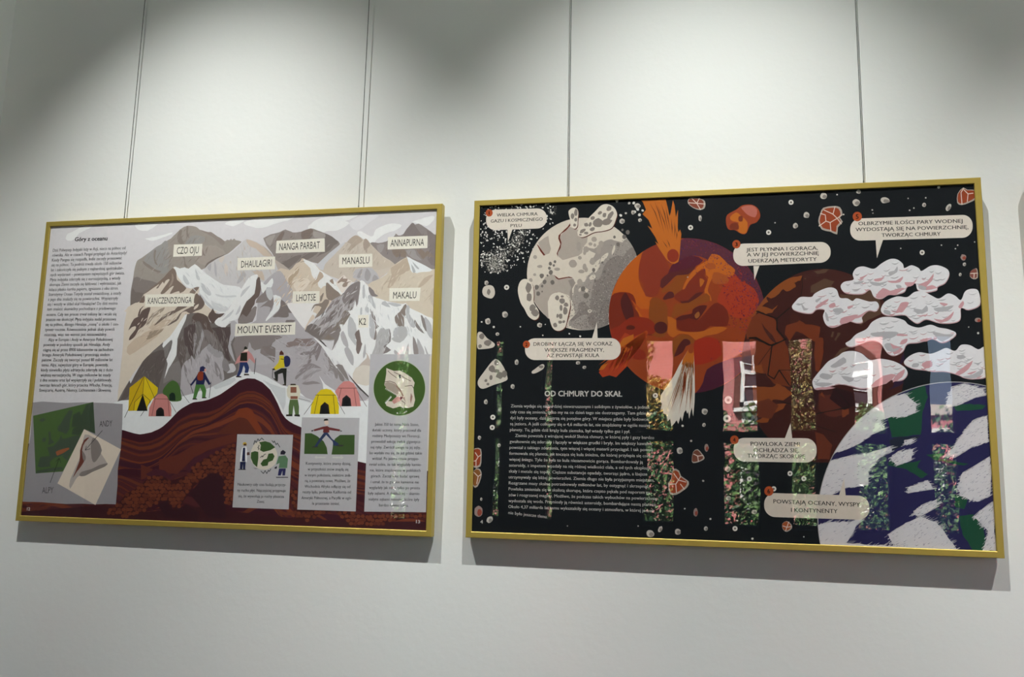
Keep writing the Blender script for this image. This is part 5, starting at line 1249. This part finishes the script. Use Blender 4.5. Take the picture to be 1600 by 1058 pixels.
cloud('O', '498,745 530,700 600,670 680,680 740,660 790,640 850,660 890,620 950,620 1010,650 1060,640 1075,820 990,850 920,845 860,820 780,800 700,800 640,790 560,780',
      ('620,740 680,720 690,760 640,775', '850,810 900,770 970,720 940,780 880,820', '930,810 1000,790 960,815'), ('560,740 600,740 590,765 550,765', '860,690 900,680 920,700 870,710', '900,830 960,820 1040,780 1020,830 950,845'), 'white cloud above the Earth at the right frame edge')

# ---- asteroids
def ring(x, y, r=4.0):
    R_.part('printed_asteroid', 'tiny white ringed disc'); R_.disc(x, y, r, r, 'e6e1d8', n=14); R_.disc(x, y, r * .45, r * .45, '8d857c', n=8); R_.disc(x, y, r * .2, r * .2, '2a2624', n=6)
def pebble(x, y, rx, ry, rot=0, c='c9c2b8', c2='8d8680'):
    R_.part('printed_asteroid', 'small grey pebble'); R_.disc(x, y, rx, ry, c, rot, 12, .1); R_.disc(x + rx * .25, y + ry * .2, rx * .6, ry * .6, c2, rot, 9, .15)
def fleck(x, y, r):
    R_.disc(x, y, r, r * .9, rn.choice(('d8d4cc', 'e6e2da', 'bdb8b0')), 0, 7, .15)
for x, y in ((791.5, 449), (770, 652), (769, 668), (1079, 355.5), (1201, 363), (1236, 316), (1441, 394.5), (1209, 764), (1234.5, 740), (1256, 748), (1148.5, 826), (1024, 618), (1171, 748.5)): ring(x, y)
for x, y in ((1138, 625), (1136, 654)): ring(x, y, 6)
for a in ((760, 442, 3.2, 3.6), (789, 491.5, 4.6, 4.8), (762, 502, 4.2, 5), (843, 508, 4, 3.6), (777, 522, 2.8, 2.8), (807, 566, 3, 4.2), (801, 604, 3.2, 3.6), (759, 628, 3, 3.8), (903, 567, 3.4, 2.8), (913, 574, 3, 2.4), (996, 321.5, 4.8, 4.2), (972, 345.5, 4.4, 4), (1000, 344, 3, 2.8), (989, 332, 2.8, 3.4), (1094, 341, 2.6, 4.6), (1287, 306, 5.5, 5), (1338, 316.5, 5.8, 5.4), (1260, 336, 4.8, 4.6), (1243, 352.5, 4, 4.4), (1383, 313, 7.5, 4.8), (1341.5, 299.5, 3.6, 3), (1482, 324, 3.6, 6.5, .5), (1444, 320, 3, 3.4), (1507, 413, 2.6, 2.8), (1500.5, 429, 2.2, 2.6), (1101, 643, 4.8, 4.8), (1100, 664, 2.6, 3, .4), (1062, 704, 4.8, 5), (1137, 733, 4.6, 4.2, -.4), (1138, 778.5, 4, 3.6), (1178.5, 800, 4.2, 3.6), (1059, 831, 4.6, 4.6), (1031.5, 827, 3, 4.8, .4), (1103, 826, 3.2, 3.4), (1016, 834, 6, 5.6), (765, 812, 4.2, 5.6, .7), (779.5, 696, 2.6, 3.2), (749, 684, 2.8, 3.2), (752, 780, 1.8, 2.4), (1074.5, 433, 1, 1)): pebble(*a)
for a in ((1104, 700, 3.4, 6), (747.5, 799.5, 6.6, 8.6), (1505.5, 402, 4.6, 4.8), (1087, 801, 3.6, 6.6), (1528.5, 500, 5, 3.6)): pebble(*a, 0, 'a08a82', '9a4a3a')
def rock(z, outline, seams, label, c='9c4526', rim='b3a79c'):
    R_.part('printed_asteroid', label)
    P = R_.pts(z, outline); cx = sum(p[0] for p in P) / len(P); cy = sum(p[1] for p in P) / len(P)
    R_.px(P, rim, 2); R_.px([(cx + (p[0] - cx) * .86 - .8, cy + (p[1] - cy) * .86 - .4) for p in P], c, 2)
    for t in seams: R_.line(z, t, 1.3, 'e3cfc2')
rock('J', '440,250 510,237 560,245 578,290 560,320 580,350 545,390 540,440 490,420 430,405 405,345 420,290', ('445,265 510,295 525,240', '510,295 540,325 575,300', '540,325 490,355 460,345 410,380', '490,355 495,415', '460,345 455,300 420,290', '540,325 570,365'), 'cracked orange rock above the speech bubbles')
rock('J', '1440,105 1470,120 1540,125 1540,180 1480,215 1430,230 1398,215 1400,150', ('1445,108 1425,140 1432,225', '1445,120 1475,150 1512,145', '1475,150 1470,205'), 'cracked rust-red rock at the upper right frame edge')
rock('I', '735,155 770,145 850,160 868,190 860,230 820,242 770,225 730,190', ('735,185 800,190 865,195', '760,150 800,190 830,240', '800,190 820,150'), 'small cracked rust-brown rock beside the comet', '8a4634')
R_.part('printed_asteroid', 'lumpy orange and red rock at the top middle')
R_.p('I', '9c4426', '1110,240 1160,205 1230,200 1280,230 1300,290 1270,340 1220,360 1190,425 1150,430 1100,400 1050,395 1030,340 1040,280', smooth=3)
R_.p('I', 'bf6a24', '1060,300 1110,260 1150,290 1200,340 1190,420 1150,425 1120,400 1130,340 1080,330', smooth=2); R_.p('I', 'b86a5c', '1150,220 1230,205 1275,240 1260,300 1200,280 1170,250', smooth=2); R_.p('I', '7a3420', '1070,350 1120,345 1130,395 1060,390', '1130,295 1160,290 1160,330 1130,330', smooth=2)
def cream_rock(z, outline, spots, label):
    R_.part('printed_asteroid', label); R_.px(R_.pts(z, outline), 'cfc6ba', 3); ox, oy, k = Z[z]
    for x, y, a, b in spots: R_.disc(ox + x * k, oy + y * k, a * k, b * k, '817972', 0, 9, .15)
cream_rock('H', '75,920 90,880 140,865 175,885 185,940 160,980 120,975 85,955', ((130, 925, 16, 26),), 'round cream rock at the left edge')
cream_rock('K', '75,295 110,285 150,330 205,370 190,400 110,412 75,400', ((110, 315, 22, 24), (155, 365, 28, 22), (95, 390, 14, 14)), 'cream rock cut off by the left frame edge')
cream_rock('K', '80,650 120,590 190,500 230,492 270,540 302,620 290,650 200,680 120,710 85,690', ((220, 515, 18, 22), (185, 560, 26, 26), (215, 575, 30, 14), (245, 610, 30, 26), (178, 625, 14, 22), (140, 648, 12, 12), (155, 675, 12, 10), (280, 600, 20, 26)), 'big cream rock with grey spots at the left')
cream_rock('K', '485,580 510,560 560,525 580,535 570,560 520,590 490,595', ((555, 545, 18, 12),), 'oblong cream rock under the second bubble')
cream_rock('H', '1010,1075 1030,1090 1010,1110 990,1090', ((1010, 1090, 6, 6),), 'very small cream rock below the pale planet')
rock('P', '55,355 95,360 98,420 90,480 40,485 40,380', ('55,385 75,415 95,400', '75,415 60,440 60,480', '60,440 40,445'), 'cracked red rock cut off by the left frame edge')
rock('P', '45,510 80,495 98,520 95,560 70,620 40,615', ('45,520 75,550 95,535', '75,550 65,600'), 'cracked rock below it at the left frame edge', '8c5a2e')
rock('Q', '345,445 390,460 405,500 462,540 455,580 420,610 370,640 320,635 310,560 330,520', ('350,480 385,530 440,545', '385,530 365,560 310,560', '365,560 370,625', '385,530 400,505', '400,560 430,600'), 'cracked orange-brown rock right of the long text')
rock('Q', '495,320 530,298 565,335 582,365 560,385 510,402 485,390', ('500,335 530,350 570,345', '530,350 535,390'), 'small cracked brown rock above it', '7a4636')
rock('Q', '1165,860 1200,838 1235,865 1237,895 1200,920 1170,900', ('1170,875 1200,885 1235,880', '1200,885 1190,915', '1200,885 1215,845'), 'small cracked orange rock under the last bubble', 'a8562c')
rock('O', '955,105 990,85 1003,95 1005,150 975,160 950,140', ('955,120 1003,118', '980,120 978,150'), 'cracked brown rock at the right frame edge', '8a5248')
R_.part('printed_star_dust', 'scattered tiny white stars over the black ground')
for x, y, r in ((752.6, 503, 1.4), (771.5, 511, 2), (813, 510.5, 1.3), (852, 507, 1.0), (848, 524, 1.3), (889.5, 521.5, 1.5), (906.5, 525.5, 1.6), (978, 333, 2), (983, 317.5, 2.2), (1308, 304, 1.3), (1318, 335, 1.5), (1363, 328, 1.4), (1364, 333, 1), (1419, 310, 1.2), (1446.5, 309, 1.4), (1428, 325, 1.3), (1421.5, 328.5, 1.4), (1211, 348, 1.2), (1471, 383, 1.2), (1496.5, 383, 1.2), (1407.5, 388, 1.1), (1493, 388.5, 1.2), (1523, 378, 1.2), (1080, 689, 1.9), (1066.5, 665.5, 2), (1098.7, 751.5, 1.8), (1070, 795, 1.4), (1110, 811, 1.7), (1175.6, 842, 1.9), (1152, 813.6, 1.5), (1171.6, 765.5, 1), (1256, 839, 1.2), (1262, 819, 1), (1241.5, 752, 1.2), (997, 822, 1.2), (772, 767, 1.2), (886.6, 822, 1), (1513.7, 511, 1.1), (1528.5, 520.5, 2), (1466.7, 292.5, 2.2), (964, 314, 2.6), (944, 282, 2), (779, 728, 1)): fleck(x, y, r)

# ---- speech bubbles
def bubble(z, quad, tail, disc, num, lines, label, cap=8.2, fill='e4dace'):
    R_.part('printed_speech_bubble', label)
    ox, oy, k = Z[z]; q = R_.pts(z, quad)   # TL TR BR BL
    def at(u, v):
        a = Vector(q[0]).lerp(Vector(q[1]), u); b = Vector(q[3]).lerp(Vector(q[2]), u); return tuple(a.lerp(b, v))
    w = (Vector(q[1]) - Vector(q[0])).length; h = (Vector(q[3]) - Vector(q[0])).length
    r = .46 * h; P = []
    for cx, cy, a0 in ((r, r, 180), (w - r, r, 270), (w - r, h - r, 0), (r, h - r, 90)):
        for i in range(9):
            a = math.radians(a0 + 90 * i / 8); P.append(at((cx + r * math.cos(a)) / w, (cy + r * math.sin(a)) / h))
    R_.px(P, fill); R_.px(R_.pts(z, tail), fill)
    dx, dy, dr = ox + disc[0] * k, oy + disc[1] * k, disc[2] * k
    R_.disc(dx, dy, dr, dr * 1.04, 'b5522a', n=20)
    nw = .09 if num == '1' else .29
    R_.text(num, (dx - dr * nw, dy + dr * .5), (dx + dr * nw, dy + dr * .48), dr * 1.0, '3a1a12', .02)
    for t, xa, ya, xb, yb in lines:
        R_.text(t, (ox + xa * k, oy + ya * k), (ox + xb * k, oy + yb * k), cap, '2c2825', .012)
bubble('H', '108,210 636,196 636,370 108,390', '293,383 338,380 298,490', (135, 237, 31), '1', (('WIELKA CHMURA', 200, 270, 556, 259), ('GAZU I KOSMICZNEGO', 148, 322, 600, 304), ('PYŁU', 320, 362, 417, 359)), 'first bubble, WIELKA CHMURA, at the upper left', 5.2)
bubble('K', '434,330 1154,328 1154,492 434,494', '938,330 980,330 975,205', (445, 376, 27), '2', (('DROBINY ŁĄCZĄ SIĘ W CORAZ', 498, 387, 1090, 384), ('WIĘKSZE FRAGMENTY,', 580, 431, 1028, 431), ('AŻ POWSTAJE KULA', 598, 473, 992, 471)), 'second bubble, DROBINY, under the pale planet', 5.9)
bubble('Q2', '697,90 1936,62 1936,325 697,375', '955,370 1030,370 966,552', (738, 94, 52), '3', (('JEST PŁYNNA I GORĄCA,', 864, 188, 1772, 163), ('A W JEJ POWIERZCHNIĘ', 872, 252, 1785, 230), ('UDERZAJĄ METEORYTY', 890, 330, 1760, 306)), 'third bubble, JEST PŁYNNA, right of the molten planet', 5.9)
bubble('Q', '800,212 1424,216 1424,400 800,390', '1185,216 1240,216 1228,102', (806, 228, 32), '4', (('POWŁOKA ZIEMI', 928, 272, 1298, 276), ('OCHŁADZA SIĘ,', 950, 320, 1292, 322), ('TWORZĄC SKORUPĘ', 905, 362, 1338, 369)), 'fourth bubble, POWŁOKA ZIEMI, below the brown planet', 6.6)
bubble('J', '633,328 1508,298 1508,462 633,486', '815,480 868,478 824,610', (684, 312, 33), '5', (('OLBRZYMIE ILOŚCI PARY WODNEJ', 692, 375, 1436, 356), ('WYDOSTAJĄ SIĘ NA POWIERZCHNIĘ,', 672, 418, 1478, 400), ('TWORZĄC CHMURY', 858, 458, 1280, 448)), 'fifth bubble, OLBRZYMIE ILOŚCI PARY, at the upper right', 5.9)
bubble('R', '150,750 875,772 875,938 150,915', '665,770 712,772 700,650', (183, 738, 32), '6', (('POWSTAJĄ OCEANY, WYSPY', 214, 822, 812, 846), ('I KONTYNENTY', 336, 882, 656, 891)), 'sixth bubble, POWSTAJĄ OCEANY, at the lower middle', 6.6, 'd9cec0')

# ---- heading and long text
R_.part('printed_heading', 'bold white heading OD CHMURY DO SKAŁ')
R_.text('OD CHMURY DO SKAŁ', (730 + 582 * .2079, 460 + 765 * .2079), (730 + 1163 * .2079, 460 + 768 * .2079), 8.8, 'ece9e4', .03)
R_.part('printed_paragraph', 'small white text on the black ground')
TXT = [('Ziemia wydaje się najbardziej niewzruszonym i solidnym z żywiołów, a jednak', 300, 1258), ('cały czas się zmienia, tylko my na co dzień tego nie dostrzegamy. Tam gdzie kie-', 297, 1287), ('dyś były oceany, dziś piętrzą się potężne góry. W miejscu gdzie były lodowce,', 296, 1253), ('są jeziora. A jeśli cofniemy się o 4,6 miliarda lat, nie znajdziemy w ogóle naszej', 295, 1257), ('planety. Tu, gdzie dziś krąży kula ziemska, był wtedy tylko gaz i pył.', 294, 1122), ('Ziemia powstała z wirującej wokół Słońca chmury, w której pyły i gazy bardzo', 330, 1288), ('gwałtownie się zderzały i łączyły w większe grudki i bryły. Im większy kawałek', 292, 1275), ('powstał z takiego zderzenia, tym więcej i więcej materii przyciągał. I tak powoli', 291, 1278), ('formowała się planeta, jak tocząca się kula śnieżna, do której przylepia się coraz', 290, 1278), ('więcej śniegu. Tyle że była to kula niesamowicie gorąca. Bombardowały ją', 289, 1210), ('asteroidy, z impetem wpadały na nią różnej wielkości ciała, a od tych eksplozji', 288, 1258), ('skały i metale się topiły. Cięższe substancje opadały, tworząc jądro, a lżejsze', 287, 1240), ('utrzymywały się bliżej powierzchni. Ziemia długo nie była przyjaznym miejscem.', 286, 1290), ('Rozgrzane masy skalne potrzebowały milionów lat, by ostygnąć i skrzepnąć.', 286, 1255), ('Powłoka zmieniała się w skalistą skorupę, która często pękała pod naporem ga-', 285, 1268), ('zów i rozgrzanej magmy. Możliwe, że podczas takich wybuchów na powierzchnię', 285, 1305), ('wydostała się woda. Przyniosły ją również asteroidy, bombardujące naszą planetę.', 284, 1305), ('Około 4,37 miliarda lat temu wykształciły się oceany i atmosfera, w której jednak', 283, 1290), ('nie było jeszcze tlenu.', 283, 552)]
R_.para('P', TXT, (73, 82), (808, 838), 5.0, 'dcdad6', .012)
R_.part('printed_page_number', 'white page number 4 at lower left')
R_.text('4', (750.6, 818), (754.3, 818), 5.4, 'e6e4e0', .03)
R_.flush()
# ------------------------------------------------------------------ the poster beyond the right edge of the view
X_ = Art(2, POSTER_X, 1.0)
X_.part('poster_print', 'plain pale printed sheet')
X_.local([(LIP - .002, LIP - .002), (WF - LIP + .002, LIP - .002), (WF - LIP + .002, HF - LIP + .002), (LIP - .002, HF - LIP + .002)], 'cfc8bb')
X_.flush()
